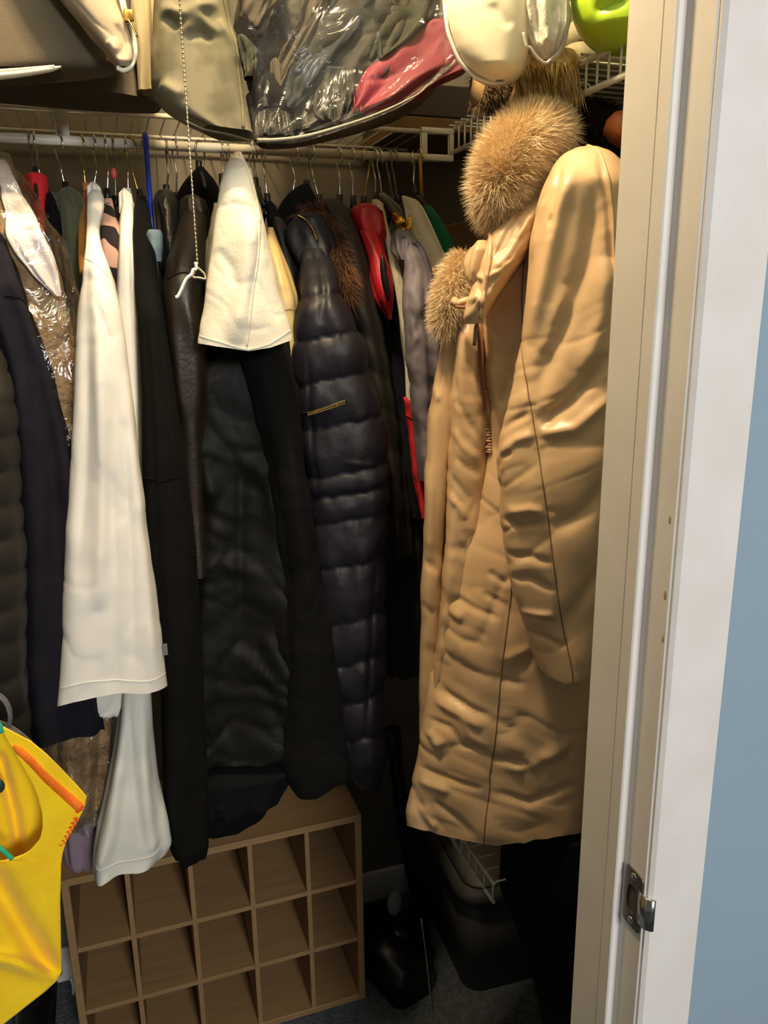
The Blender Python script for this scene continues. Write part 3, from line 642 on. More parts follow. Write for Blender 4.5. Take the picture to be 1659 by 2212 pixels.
ws1 = garment('long_shirt', 'long bright white shirt with stitched cuff, the nearest white piece on the left', 'shirt', M_WHITE,
        [(412, 196, 214), (422, 190, 223), (440, 188, 226), (470, 188, 220), (500, 187, 214), (535, 186, 219), (560, 184, 229), (610, 180, 246), (680, 174, 262), (800, 169, 279), (1000, 157, 300), (1150, 149, 318), (1330, 141, 342), (1450, 135, 358), (1504, 133, 364)], 1.17, b=.045, nu=96, ruck=(.0014, 60, 160, 0),
        fold=(.003, 4), seed=17, top=.20, hem=[(-1, 0), (.1, -2), (.55, 6), (1, -2)],
        creases=[([(232, 900), (244, 1200), (246, 1500)], 9, -.010), ([(212, 700), (222, 1000), (214, 1300)], 16, .010), ([(270, 800), (300, 1150), (326, 1500)], 14, .008), ([(186, 600), (215, 612), (240, 640)], 4, -.004),
                 ([(196, 640), (192, 900), (172, 1250)], 12, -.005), ([(262, 900), (276, 1200), (286, 1480)], 8, -.008), ([(205, 640), (240, 750)], 6, -.003)])
seam(ws1, [(136, 1466), (190, 1462), (240, 1470), (300, 1474), (358, 1472)], r=.0006, mt=M_WHITE, parent=ws1.o, name='hem_stitch')
seam(ws1, [(186, 560), (205, 572), (232, 600)], r=.0006, mt=M_WHITE, parent=ws1.t, name='yoke_seam')
loft('collar', M_WHITE, [(411, 197, 212), (420, 189, 222), (436, 188, 226), (450, 190, 225)], 1.385, b=.028, parent=ws1.t, seed=18, top=0)
tl = garment('sweater', 'pale blue white rolled hem peeking out under the long white shirt', 'sweater', M_WHITE2, [(1440, 180, 276), (1500, 174, 272), (1520, 174, 268), (1538, 190, 262), (1550, 225, 256)], 1.215, b=.03, seed=19, top=0, creases=[([(182, 1522), (220, 1530), (244, 1505)], 6, -.006)])
pt = garment('trousers', 'pale blue grey trousers hanging below the long white shirt, over the organizer', 'trousers', M_WHITE2,
        [(1440, 268, 322), (1520, 262, 325), (1600, 250, 330), (1680, 235, 336), (1780, 212, 356), (1860, 206, 364), (1890, 208, 350)], 1.20, b=.045, nu=96, seed=20, top=0, fold=(.005, 4),
        hem=[(-1, -6), (-.8, 2), (.2, 2), (.75, -8), (.9, -20), (1, -34)],
        creases=[([(279, 1510), (286, 1640), (300, 1760), (310, 1820)], 4, -.016), ([(270, 1560), (240, 1760), (212, 1860)], 14, .009), ([(300, 1560), (318, 1750), (330, 1850)], 14, .008), ([(328, 1560), (345, 1750)], 5, -.006), ([(310, 1838), (348, 1812)], 3, -.004)])
seam(pt, [(209, 1838), (270, 1846), (340, 1838)], r=.0005, mt=M_WHITE2, parent=pt.o, name='hem_stitch')
bk = garment('long_dress', 'long matte black dress reaching the organizer top, right of the white shirts', 'dress', M_BLACK,
        [(425, 296, 316), (450, 290, 322), (560, 292, 336), (700, 302, 356), (850, 312, 378), (1000, 315, 400), (1200, 322, 420), (1400, 346, 430), (1600, 352, 436), (1750, 358, 444), (1850, 372, 446), (1872, 385, 440)], 1.225, b=.05,
        seed=21, fold=(.007, 4), top=.17, topspan=260, hem=[(-1, -20), (-.4, 0), (.5, 2), (1, -20)], creases=[([(322, 600), (345, 1000), (372, 1400)], 9, .008), ([(340, 700), (372, 1100)], 6, -.008)])
seam(bk, [(316, 1020), (350, 1024), (385, 1018)], mt=M_BLACKN, parent=bk.t, name='waist_seam')
mb = MB(); pp = atY(356, 1403, 1.15); mb.box(pp-[.004, .001, .009], pp+[.004, .001, .009]); tagp = mb.build('clear_tag', mat('tag_film', '#6c6a66', .4, bump=0), bk.t, False)
garment('blouse', 'light blue denim piece with white stitching hanging by the blue hanger', 'blouse', M_DENIM,
        [(498, 320, 346), (505, 317, 350), (530, 320, 351), (552, 326, 349), (566, 333, 349)], 1.30, b=.02, seed=22, top=0, fold=(.002, 4))
sh = garment('jacket', 'shiny black jacket behind the leather jacket, right of the blue stick', 'jacket', mat('gloss_black_nylon', '#26241f', .25, bump=.8, bscale=25, bdist=.01),
        [(412, 345, 372), (425, 332, 386), (480, 340, 390), (540, 345, 392), (620, 350, 400), (800, 360, 420)], 1.345, b=.04, seed=23, top=.05, fold=(.008, 5))
hd = garment('hooded_coat', 'black coat with pointed hood on the left, behind the bead chain', 'coat', M_BLACK,
        [(362, 426, 440), (375, 416, 450), (400, 396, 468), (430, 382, 478), (500, 385, 480), (700, 390, 486), (900, 400, 500)], 1.435, b=.04, seed=24, top=.0)
lj = garment('leather_jacket', 'dark brown leather jacket with stand collar, behind the bead pull chain', 'jacket', M_LEATHER,
        [(440, 395, 440), (480, 388, 448), (520, 375, 448), (560, 362, 446), (620, 352, 442), (700, 356, 440), (800, 368, 442), (950, 388, 440), (1100, 400, 440), (1250, 410, 450)], 1.24, b=.055, seed=25, top=.13, fold=(.005, 3),
        creases=[([(352, 600), (400, 590), (440, 630)], 3, -.005), ([(400, 640), (430, 760), (432, 900)], 14, .008), ([(375, 700), (395, 900)], 10, .006)])
seam(lj, [(362, 606), (400, 592), (434, 612)], mt=M_BLACK, parent=lj.t, name='yoke_seam')
loft('collar', M_LEATHER, [(424, 402, 426), (432, 392, 440), (455, 387, 447), (490, 386, 449), (512, 396, 449)], 1.355, b=.04, parent=lj.t, seed=26, top=0, creases=[([(388, 476), (415, 484), (440, 512)], 4, -.010)])
# big black jackets in the middle
bj = garment('bomber_jacket', 'black satin bomber jacket hanging under the white draped cloth', 'jacket', M_SATIN,
        [(640, 468, 520), (700, 450, 570), (760, 438, 600), (820, 420, 620), (880, 413, 640), (1000, 420, 655), (1100, 424, 665), (1250, 410, 680), (1400, 394, 690), (1550, 388, 690), (1640, 400, 665), (1660, 404, 620)], 1.275, b=.07, nu=110,
        seed=27, ruck=(.005, 90, 40, 30), fold=(.006, 4), top=.10, wr=(.006, 13),
        creases=[([(430, 845), (490, 890), (545, 970)], 4, -.010), ([(440, 880), (520, 1000), (520, 1200), (515, 1500)], 8, -.012), ([(425, 900), (450, 1000), (470, 1060)], 16, .018), ([(545, 985), (580, 1050), (590, 1120)], 10, .014),
                 ([(440, 1200), (480, 1180), (510, 1210)], 9, .010), ([(530, 1400), (580, 1480), (610, 1600)], 8, -.012), ([(420, 1450), (460, 1540), (480, 1620)], 12, .012), ([(560, 1330), (620, 1450)], 14, .010)])
loft('hem_band', M_BLACKN, [(1640, 402, 655), (1660, 404, 640), (1700, 410, 610), (1730, 420, 600), (1742, 425, 590)], 1.262, b=.078, parent=bj.t, seed=28, top=0, fold=(.003, 8), hem=[(-1, 6), (0, 0), (1, -26)])
bc_ = garment('wool_overcoat', 'matte black wool overcoat with folded cuff right of the satin bomber jacket', 'coat', M_BLACK,
        [(640, 470, 610), (760, 520, 628), (850, 545, 640), (950, 565, 655), (1100, 600, 672), (1250, 615, 690), (1350, 600, 712), (1500, 596, 735), (1650, 595, 750), (1700, 605, 752), (1716, 620, 745)], 1.21, b=.045, seed=29, ruck=(.003, 60, 120, -70), fold=(.005, 3), top=.12,
        hem=[(-1, -30), (-.6, 6), (0, 6), (1, -22)], creases=[([(640, 1310), (672, 1288), (700, 1240)], 4, -.008), ([(620, 900), (650, 1150), (668, 1290)], 12, .010), ([(605, 1200), (625, 1400), (600, 1600)], 9, -.01)])
garment('scarf', 'black knitted scarf end bunched on the organizer top under the bomber jacket', 'scarf', M_BLACKN,
        [(1700, 410, 560), (1740, 420, 580), (1770, 430, 566), (1795, 438, 500), (1806, 440, 462)], 1.34, b=.04, seed=30, top=0, wr=(.006, 20))
# black hooded coat behind the puffer
hb = garment('hooded_coat', 'black hooded coat behind the navy puffer, hood point just under its hanger', 'coat', M_BLACK,
        [(398, 655, 668), (405, 640, 672), (420, 620, 682), (450, 600, 690), (500, 595, 700), (600, 588, 700), (700, 590, 705)], 1.42, b=.045, seed=31, top=0)
garment('jacket', 'black jacket shoulder just right of the white cloth, left of the puffer hood', 'jacket', M_BLACK,
        [(436, 572, 588), (450, 572, 600), (500, 580, 612), (580, 590, 640), (640, 600, 660), (800, 615, 665)], 1.385, b=.045, seed=32, top=0)
br = garment('jacket', 'dark grey black jacket with lapel between cream leather and navy puffer', 'jacket', M_OLIVEQ,
        [(470, 590, 606), (490, 588, 622), (560, 600, 648), (620, 620, 655), (700, 636, 668)], 1.33, b=.04, seed=33, top=.03)
# navy puffer
npf = garment('puffer_jacket', 'long navy puffer jacket with zipped sleeve pocket and fur trimmed hood', 'jacket', M_PUFF,
        [(505, 636, 690), (540, 645, 712), (600, 650, 728), (650, 648, 738), (700, 636, 765), (740, 634, 786), (820, 634, 800), (900, 645, 826), (1000, 658, 836), (1100, 672, 838), (1200, 680, 826), (1300, 690, 828), (1400, 700, 828), (1500, 712, 824), (1580, 722, 824), (1650, 745, 824), (1690, 770, 816), (1706, 785, 808)], 1.235, b=.055, nu=110, step=5,
        seed=34, fold=(.003, 3), top=.12, wr=(.003, 22), quilt=([480, 560, 640, 725, 816, 908, 1010, 1055, 1110, 1205, 1320, 1410, 1500, 1590, 1680, 1780], -.16, .008),
        creases=[([(720, 640), (760, 690), (790, 730)], 5, -.008), ([(668, 760), (672, 900), (690, 1060)], 5, -.005), ([(740, 985), (830, 1000)], 5, .003), ([(815, 1150), (800, 1400), (790, 1600)], 7, -.012), ([(690, 560), (700, 640), (695, 700)], 8, -.006)])
nh = loft('hood', M_PUFF, [(462, 655, 685), (470, 636, 698), (490, 616, 712), (520, 614, 722), (560, 632, 728), (610, 680, 732), (640, 700, 728)], 1.30, b=.04, parent=npf.t, seed=35, top=.04, wr=(.004, 30),
          creases=[([(640, 470), (672, 490), (690, 530), (700, 600)], 7, -.012), ([(622, 500), (650, 490), (672, 520)], 5, .008), ([(715, 520), (722, 620)], 5, -.006)])
zp = MB(); zz = [(645, 470), (660, 480), (676, 500), (686, 524)]
q = spline([on(nh, a, b_, .004) for a, b_ in zz], 34); 
for a, b_ in zip(q[:-1:1], q[1::1]): zp.tube([a+(b_-a)*.1, a+(b_-a)*.6], .0028, 5, .5)
zp.build('hood_zipper', M_BRASS, nh.o, kind='stuff')
pz = MB(); q = np.array([on(npf, 668+(743-668)*k, 884-24*k, .003) for k in np.linspace(0, 1, 22)])
pk = MB().tube(np.array([on(npf, 640+(748-640)*k, 892-34*k, .0012) for k in np.linspace(0, 1, 24)]), [.004]*24, 8, .35)
pk = pk.build('pocket_welt', M_BLKPL, npf.t)
for s_ in (-1, 1):
    for p in q: pz.box(p+[-.0011, -.002, s_*.0016-.0010], p+[.0011, .001, s_*.0016+.0010])
pz.build('pocket_zipper', M_BRASS, pk, kind='stuff', smooth=False)
# brown fur trim
path = spline([atY(a, b_, y) for a, b_, y in [(662, 474, 1.36), (690, 462, 1.36), (712, 480, 1.34), (728, 530, 1.31), (736, 590, 1.28), (736, 640, 1.26)]], 24)
fp, fn = tubepts(path, .012, 5200, 5); fn = fn+np.array([0, -.3, -.5]); strands('fur_trim', M_BROWNFUR, fp, fn, .030, .00045, MB().tube(path, .012, 10).build('fur_trim_base', M_DARKFUR, npf.t), 3, droop=.6)
# white apron cloth
ap = garment('apron', 'bright cream linen cloth draped to a peak, in front of the black jackets', 'cloth', M_LINEN,
        [(330, 506, 522), (345, 496, 528), (370, 484, 542), (400, 474, 552), (450, 467, 562), (480, 463, 567), (520, 460, 578), (600, 448, 597), (680, 437, 618), (742, 428, 633), (750, 428, 634)], 1.15, b=.035, nu=110, step=5, ruck=(.0012, 90, 60, 70),
        seed=36, fold=(.002, 3), top=.06, topspan=100, wr=(.0025, 18), hem=[(-1, -10), (-.6, -3), (.05, 8), (.5, 2), (1, -14)],
        creases=[([(520, 345), (556, 450), (560, 520)], 4, .004), ([(562, 470), (556, 560), (544, 640), (531, 750)], 5, -.010), ([(540, 470), (530, 600), (512, 740)], 20, .010), ([(468, 452), (510, 446), (556, 458)], 3, -.004), ([(470, 540), (500, 580), (520, 640)], 10, -.003)])
seam(ap, [(431, 732), (480, 740), (530, 747), (580, 742), (628, 726)], r=.0008, mt=M_LINEN, parent=ap.o, name='hem_stitch')
seam(ap, [(517, 338), (536, 372), (551, 420), (561, 480)], r=.0011, mt=M_LINEN, parent=ap.o, name='fold_edge')
seam(ap, [(557, 490), (555, 560), (544, 640), (533, 740)], r=.0013, mt=M_LINEN, parent=ap.o, name='flap_edge')
rc = garment('sweatshirt', 'cream garment with gathered ribbed cuff just left of the white draped cloth', 'sweatshirt', M_CREAM,
        [(440, 462, 480), (460, 458, 490), (520, 448, 500), (560, 442, 500), (600, 440, 500), (700, 440, 500), (740, 445, 500)], 1.235, b=.03, seed=37, top=.08, wr=(.005, 50))
cl = garment('leather_jacket', 'cream yellow leather jacket sleeve right of the white draped cloth', 'jacket', M_YLEATH,
        [(492, 578, 590), (510, 574, 596), (560, 576, 614), (600, 580, 628), (640, 590, 640), (670, 590, 642), (720, 600, 640), (880, 615, 640)], 1.255, b=.03, seed=38, top=.06, creases=[([(586, 520), (600, 580), (618, 660)], 6, .006)])
seam(cl, [(612, 670), (626, 668), (638, 670)], mt=M_SUEDE, parent=cl.t, name='sleeve_seam')
# olive quilted jacket and long black quilted coat
dia = dict(quilt=([430, 500, 575, 650, 725, 800, 875, 950, 1030, 1110, 1190, 1270, 1350, 1430, 1510], .75, .004))
oq = garment('quilted_jacket', 'dark olive quilted jacket with brown fur collar right of the navy puffer', 'jacket', M_OLIVEQ,
        [(432, 700, 730), (445, 690, 752), (480, 700, 762), (520, 716, 780), (580, 735, 800), (650, 742, 812), (700, 748, 826), (800, 775, 842), (950, 805, 866), (1100, 815, 880), (1200, 815, 885)], 1.325, b=.05, seed=39, top=.06, **dia)
bq = garment('quilted_coat', 'long black quilted coat left of the tan coat, its hem above the bare wall', 'coat', mat('black_quilted_nylon', '#100e0a', .6, '#0c0a08', 8, bump=.4, bscale=30),
        [(452, 740, 768), (480, 745, 782), (560, 762, 800), (640, 785, 824), (700, 800, 846), (800, 815, 866), (900, 822, 884), (1000, 826, 898), (1100, 826, 912), (1200, 820, 918), (1300, 822, 922), (1400, 828, 926), (1450, 830, 926), (1464, 845, 920)], 1.375, b=.05, seed=40, top=.04, **dia)
# red puffer vest
rp_ = garment('puffer_jacket', 'red puffer with a rolled hood and black lined front, near the rod centre right', 'jacket', M_RED,
        [(500, 772, 815), (520, 780, 824), (560, 790, 835), (600, 800, 842), (650, 815, 845), (690, 838, 845)], 1.285, b=.03, seed=41, top=.05, wr=(.004, 30),
        creases=[([(790, 520), (815, 570), (825, 640)], 5, -.006)])
loft('hood', M_RED, [(441, 778, 800), (446, 765, 815), (460, 758, 826), (485, 762, 832), (505, 772, 833), (520, 790, 830), (530, 805, 828)], 1.33, b=.035, parent=rp_.t, seed=42, top=.03, wr=(.004, 30), creases=[([(770, 492), (800, 480), (822, 496)], 4, -.008)])
loft('lining', M_BLKSH, [(548, 824, 828), (570, 820, 835), (610, 824, 838), (650, 836, 842)], 1.245, b=.012, parent=rp_.t, seed=43, top=0)
garment('coat', 'dark purple black coat behind the red puffer and the lavender jacket', 'coat', M_NAVY,
        [(540, 830, 850), (600, 838, 866), (700, 846, 880), (850, 850, 888), (1000, 860, 905), (1120, 880, 915)], 1.335, b=.035, seed=44, top=.03)
wd_ = garment('blouse', 'cream blouse with dark collar button, right of the red puffer hood', 'blouse', M_CREAM,
        [(432, 804, 818), (440, 802, 828), (470, 815, 834), (520, 832, 848), (560, 838, 860), (600, 848, 872), (680, 860, 880), (800, 870, 905), (905, 876, 925)], 1.315, b=.02, seed=45, top=.07)
MB().ball(atY(820, 458, 1.345), .006, 10, 6, (1, .5, .7)).build('button', M_BLKPL, wd_.t)
gb = garment('vest', 'pale grey shiny vest at the hanger right of the red hood, behind the gold foil', 'vest', mat('pale_grey_satin', '#8c8674', .5, bump=.5, bscale=30, bdist=.008),
        [(418, 818, 832), (430, 820, 848), (455, 838, 872), (480, 850, 882), (560, 860, 900)], 1.40, b=.02, seed=46, top=0)
gd = MB(); Lg = loft('foil', M_GOLD, [(462, 846, 860), (470, 846, 872), (490, 858, 884), (508, 872, 892), (516, 880, 890)], 1.325, b=.014, seed=47, top=0, wr=(.006, 120), nu=40, step=3)
tag(Lg.o, 'crumpled gold foil ribbon at a collar above the lavender jacket', 'ribbon'); Lg.o.name = 'foil_ribbon'
gl = garment('jacket', 'grey lavender twill jacket with folded collar and elastic cuff', 'jacket', M_LAV,
        [(500, 862, 890), (540, 868, 906), (580, 874, 926), (620, 870, 932), (680, 868, 938), (760, 876, 948), (850, 886, 950), (950, 895, 950), (1040, 902, 948)], 1.225, b=.035, seed=48, top=.08, nu=90, wr=(.004, 22), ruck=(.0025, 50, 30, 35),
        creases=[([(880, 545), (892, 570), (890, 600)], 5, -.012), ([(876, 620), (900, 640), (915, 680)], 8, .012), ([(880, 668), (900, 690), (905, 720)], 7, -.010), ([(890, 740), (910, 720)], 6, .006), ([(880, 765), (905, 752)], 5, -.008), ([(915, 600), (925, 760), (932, 900)], 6, -.008), ([(893, 640), (895, 800), (900, 940)], 10, .006)])
loft('collar', M_LAV, [(496, 856, 872), (502, 850, 884), (520, 849, 900), (545, 853, 902), (562, 864, 890)], 1.26, b=.02, parent=gl.t, seed=49, top=.03, creases=[([(860, 512), (875, 535), (892, 525)], 4, -.005)])
MB().tube(spline([on(gl, a, b_, .004) for a, b_ in [(892, 524), (912, 540), (926, 570), (932, 605), (929, 630)]], 20), .006, 8).build('collar_cord', mat('dark_lavender', '#3c3640', .7, bump=1, bscale=90), gl.t)
bg = garment('linen_shirt', 'cream beige linen shirt with piped edge right of the gold foil', 'shirt', M_CREAM,
        [(424, 868, 876), (430, 868, 898), (445, 872, 912), (480, 878, 928), (520, 886, 945), (560, 892, 966), (600, 900, 978), (650, 915, 980), (700, 935, 982), (740, 950, 984)], 1.32, b=.02, seed=50, top=.05,
        creases=[([(890, 440), (925, 520), (965, 600)], 10, .004), ([(900, 560), (978, 555)], 2, -.002)])
seam(bg, [(906, 436), (925, 470), (945, 512), (962, 552), (977, 596)], r=.0014, mt=M_LINEN, parent=bg.t, name='piped_edge')
garment('jersey_top', 'green jersey top behind the cream linen shirt, in front of the cardboard box', 'top', M_GREEN,
        [(446, 915, 932), (460, 918, 942), (490, 925, 960), (520, 935, 975), (550, 950, 986), (700, 960, 992)], 1.375, b=.02, seed=51, top=0)
garment('suede_vest', 'tan brown suede vest edge between the lavender jacket and the tan coat', 'vest', M_SUEDE,
        [(580, 925, 945), (640, 932, 960), (700, 940, 968), (790, 945, 972)], 1.275, b=.02, seed=52, top=0)
garment('jersey_top', 'white and mint patterned top strip under the lavender jacket', 'top', mat('white_mint_print', '#cfccb8', .8, '#9fae96', 10, (1, 1, .3), bump=.2, contrast=(.6, .64)),
        [(690, 872, 890), (760, 874, 900), (850, 876, 918), (904, 882, 926)], 1.265, b=.012, seed=53, top=0)
rdd = garment('dress', 'red cotton dress piece left of the tan coat, below the lavender jacket', 'dress', M_REDC,
        [(858, 872, 878), (880, 874, 900), (905, 876, 922), (1000, 890, 930), (1080, 904, 930), (1120, 910, 930)], 1.245, b=.012, seed=54, top=0, wr=(.005, 40))
seam(rdd, [(876, 893), (898, 906), (918, 912)], mt=M_RED, parent=rdd.t, name='waist_seam')

# ------------------------------------------------------------------ the long tan down coat
T = thing('down_coat', 'long tan satin down coat with fur trimmed hood, hanging beside the door jamb', 'coat', atY(1060, 1820, 1.02))
CN = M_TAN
# left sleeve and left front panel, behind
ls_ = loft('left_sleeve', CN, [(702, 982, 1005), (720, 962, 1020), (745, 950, 1024), (790, 943, 1020), (850, 932, 1010), (900, 922, 995), (1000, 918, 978), (1100, 914, 968), (1250, 908, 960), (1400, 904, 956), (1520, 904, 950), (1600, 906, 935), (1640, 908, 922)], 1.075, b=.035, parent=T, seed=60, ruck=(.0018, 50, 90, 0), nu=80, top=.0, fold=(.002, 3), wr=(.003, 20),
           creases=[([(960, 790), (945, 830), (925, 880)], 6, -.008), ([(958, 800), (972, 850), (975, 900)], 5, -.007), ([(930, 830), (950, 860)], 8, .008), ([(972, 960), (966, 1100), (958, 1250)], 5, -.009), ([(912, 1200), (948, 1215)], 6, -.006), ([(910, 1290), (940, 1310)], 6, -.006), ([(925, 1000), (930, 1200)], 12, .006)])
cp = loft('left_panel', CN, [(690, 1000, 1042), (720, 985, 1046), (800, 975, 1050), (900, 970, 1056), (1000, 966, 1056), (1100, 962, 1050), (1200, 958, 1030), (1300, 950, 1010), (1450, 935, 985), (1560, 925, 960)], 1.035, b=.04, parent=T, seed=61, ruck=(.0024, 70, 34, 25), nu=90, fold=(.002, 3), top=0, wr=(.003, 18),
          creases=[([(985, 850), (1010, 900), (1044, 950)], 7, -.007), ([(975, 920), (1005, 960), (1040, 985)], 8, .008), ([(975, 970), (1010, 1000), (1040, 1015)], 6, -.009), ([(975, 1020), (1000, 1050), (1020, 1070)], 6, -.010), ([(970, 1060), (995, 1085), (1015, 1110)], 7, .009), ([(972, 1045), (1010, 1080)], 5, -.006), ([(1010, 770), (1018, 800), (1040, 830)], 5, -.006), ([(1020, 790), (1030, 840), (1045, 880)], 6, .006), ([(985, 740), (978, 800), (985, 850)], 8, -.004)])
# right front panel (main body)
tq = [1100, 1190, 1290, 1380, 1475, 1570, 1660, 1740, 1860]
bp_ = loft('body', CN, [(470, 1085, 1210), (520, 1066, 1240), (600, 1046, 1290), (700, 1040, 1310), (800, 1046, 1315), (880, 1054, 1318), (960, 1055, 1315), (1040, 1036, 1308), (1120, 1012, 1302), (1200, 985, 1296), (1300, 962, 1290), (1400, 940, 1284), (1500, 922, 1278), (1600, 906, 1272), (1700, 890, 1262), (1770, 879, 1254), (1802, 881, 1250)], .985, b=.06, parent=T, seed=62, nu=150, step=5, top=.0, fold=(.002, 3), wr=(.0035, 12),
           ruck=(.0034, 120, 72, 16), hem=[(-1, -4), (-.8, 8), (-.3, 20), (.05, 26), (.2, 20), (.28, 16), (.35, 18), (.45, 10), (.6, 6), (.7, -2), (1, -22)],
           creases=[([(1108, 1235), (1098, 1320), (1084, 1430), (1072, 1560), (1059, 1680), (1046, 1820)], 5, -.010),
                    ([(965, 1270), (1030, 1290), (1090, 1305)], 7, -.006), ([(958, 1300), (1010, 1315)], 14, .006), ([(1050, 1255), (1100, 1280)], 7, -.005), ([(1060, 1210), (1102, 1235)], 6, -.005),
                    ([(930, 1475), (1000, 1490), (1068, 1515)], 7, -.008), ([(940, 1500), (1000, 1515), (1050, 1540)], 10, .007), ([(918, 1545), (980, 1552), (1010, 1590), (1052, 1590)], 7, -.010), ([(930, 1570), (960, 1600)], 12, .008), ([(1000, 1520), (1020, 1560), (1055, 1585)], 6, .006),
                    ([(905, 1660), (970, 1672), (1052, 1690)], 7, -.009), ([(905, 1690), (980, 1700)], 10, .007), ([(895, 1730), (930, 1770), (965, 1800)], 7, -.007), ([(940, 1730), (990, 1765), (1030, 1810)], 8, -.007), ([(915, 1750), (950, 1800)], 9, .006),
                    ([(1076, 1510), (1110, 1540), (1076, 1560)], 5, -.005), ([(1064, 1610), (1100, 1625), (1140, 1618)], 9, -.006), ([(1085, 1620), (1130, 1640)], 10, .006), ([(1058, 1690), (1140, 1720), (1240, 1660)], 9, -.007), ([(1090, 1560), (1150, 1620), (1240, 1560)], 16, .006), ([(1085, 1430), (1130, 1440)], 7, -.006), ([(1090, 1390), (1140, 1360)], 7, .005),
                    ([(1060, 620), (1100, 580), (1150, 560)], 7, -.006), ([(1050, 700), (1080, 640), (1120, 600)], 10, .008), ([(1075, 600), (1060, 640)], 5, -.005), ([(1120, 730), (1110, 800), (1090, 870)], 12, -.005)])
seam(bp_, [(1108, 1235), (1106, 1262), (1097, 1330), (1084, 1430), (1072, 1560), (1060, 1640), (1059, 1680), (1050, 1750), (1046, 1812)], parent=T, n=90, off=.0003, r=.0009)
seam(bp_, [(1134, 560), (1130, 640), (1132, 700), (1131, 745)], parent=T, n=40, r=.0008, name='armhole_seam')
# the near sleeve
rs_ = loft('right_sleeve', CN, [(321, 1258, 1282), (326, 1236, 1302), (338, 1212, 1324), (360, 1192, 1345), (400, 1172, 1362), (450, 1158, 1368), (520, 1146, 1372), (600, 1140, 1368), (700, 1134, 1366), (745, 1128, 1364), (800, 1112, 1360), (870, 1095, 1352), (940, 1078, 1345), (985, 1072, 1340), (1030, 1076, 1336), (1060, 1086, 1332), (1130, 1087, 1328), (1200, 1092, 1322), (1280, 1104, 1318), (1350, 1126, 1312), (1400, 1138, 1305), (1440, 1152, 1296), (1462, 1164, 1290)], .875, b=.055, parent=T, seed=63, nu=150, step=5, top=.03, topspan=90, fold=(.002, 3), wr=(.0035, 11),
           ruck=(.0022, 150, 60, -25), hem=[(-1, -14), (-.6, 4), (-.1, 16), (.3, 8), (1, -14)],
           creases=[([(1130, 735), (1148, 860), (1165, 960), (1184, 1080), (1204, 1250), (1226, 1390), (1237, 1470)], 5, -.009),
                    ([(1196, 350), (1170, 420), (1150, 520), (1140, 640)], 9, -.010), ([(1215, 360), (1200, 450), (1196, 500)], 7, -.009), ([(1240, 370), (1210, 460), (1180, 600), (1150, 740)], 18, .014), ([(1180, 430), (1160, 480), (1150, 560)], 8, .008), ([(1196, 470), (1192, 520)], 5, -.008),
                    ([(1285, 400), (1270, 560), (1200, 740), (1160, 860)], 20, -.010), ([(1290, 350), (1310, 460), (1318, 600)], 7, -.004), ([(1230, 620), (1180, 760)], 16, .006),
                    ([(1310, 760), (1240, 850), (1165, 905)], 16, -.009), ([(1320, 840), (1240, 910), (1168, 925)], 12, .009), ([(1170, 905), (1200, 900)], 6, -.006),
                    ([(1075, 930), (1110, 905), (1150, 880)], 8, -.007), ([(1080, 975), (1120, 940), (1158, 925)], 9, .008), ([(1078, 1015), (1090, 980), (1110, 965)], 6, -.008), ([(1086, 1050), (1090, 1010)], 5, -.010),
                    ([(1090, 1110), (1130, 1120), (1180, 1105)], 7, -.010), ([(1100, 1095), (1150, 1080), (1184, 1088)], 9, .008), ([(1120, 1120), (1135, 1100)], 5, .006), ([(1320, 1000), (1260, 1080), (1195, 1120)], 16, -.006), ([(1090, 1190), (1150, 1180), (1195, 1190)], 9, -.004),
                    ([(1110, 1240), (1150, 1230), (1200, 1255)], 9, -.005), ([(1130, 1335), (1145, 1322), (1206, 1330)], 6, -.009), ([(1130, 1318), (1200, 1312)], 8, .007), ([(1140, 1360), (1180, 1370), (1222, 1390)], 8, -.005), ([(1310, 1180), (1260, 1260), (1215, 1330)], 14, -.006), ([(1310, 560), (1290, 700), (1260, 800)], 20, .008)])
seam(rs_, [(1130, 742), (1136, 790), (1148, 860), (1165, 960), (1184, 1080), (1195, 1170), (1206, 1260), (1216, 1330), (1230, 1400), (1236, 1440), (1237, 1470)], parent=T, n=100, off=.0003, r=.0009, name='sleeve_seam')
seam(rs_, [(1268, 324), (1290, 345), (1305, 385), (1314, 430), (1320, 500), (1322, 600)], parent=T, n=50, off=.0008, r=.0018, mt=CN, name='shoulder_piping')
# hood: the rolled fabric from the fur down to the chest
hdm = loft('hood', CN, [(348, 1206, 1232), (362, 1178, 1234), (400, 1150, 1210), (440, 1128, 1190), (480, 1084, 1172), (510, 1058, 1160), (540, 1046, 1150), (580, 1036, 1120), (620, 1020, 1090), (650, 1008, 1070), (680, 1000, 1052), (700, 1004, 1044)], .955, b=.045, parent=T, seed=64, ruck=(.002, 70, 24, -50), nu=100, step=4, top=.02, topspan=100, fold=(.002, 3), wr=(.0035, 18),
           creases=[([(1215, 355), (1180, 420), (1130, 500), (1080, 580)], 8, .012), ([(1200, 345), (1150, 420), (1100, 500), (1060, 580)], 4, -.008), ([(1150, 540), (1110, 570), (1062, 640)], 5, -.010), ([(1060, 500), (1064, 540), (1056, 600)], 4, -.006), ([(1040, 550), (1030, 590), (1045, 610)], 6, .010), ([(1022, 600), (1034, 610), (1038, 640)], 6, -.012), ([(1010, 650), (1030, 640), (1045, 660)], 8, .008), ([(1050, 600), (1080, 590), (1120, 555)], 5, .007)])
seam(hdm, [(1062, 492), (1062, 530), (1058, 570), (1052, 600), (1044, 640), (1040, 690)], parent=T, n=60, off=.001, r=.0032, mt=CN, name='placket_edge')
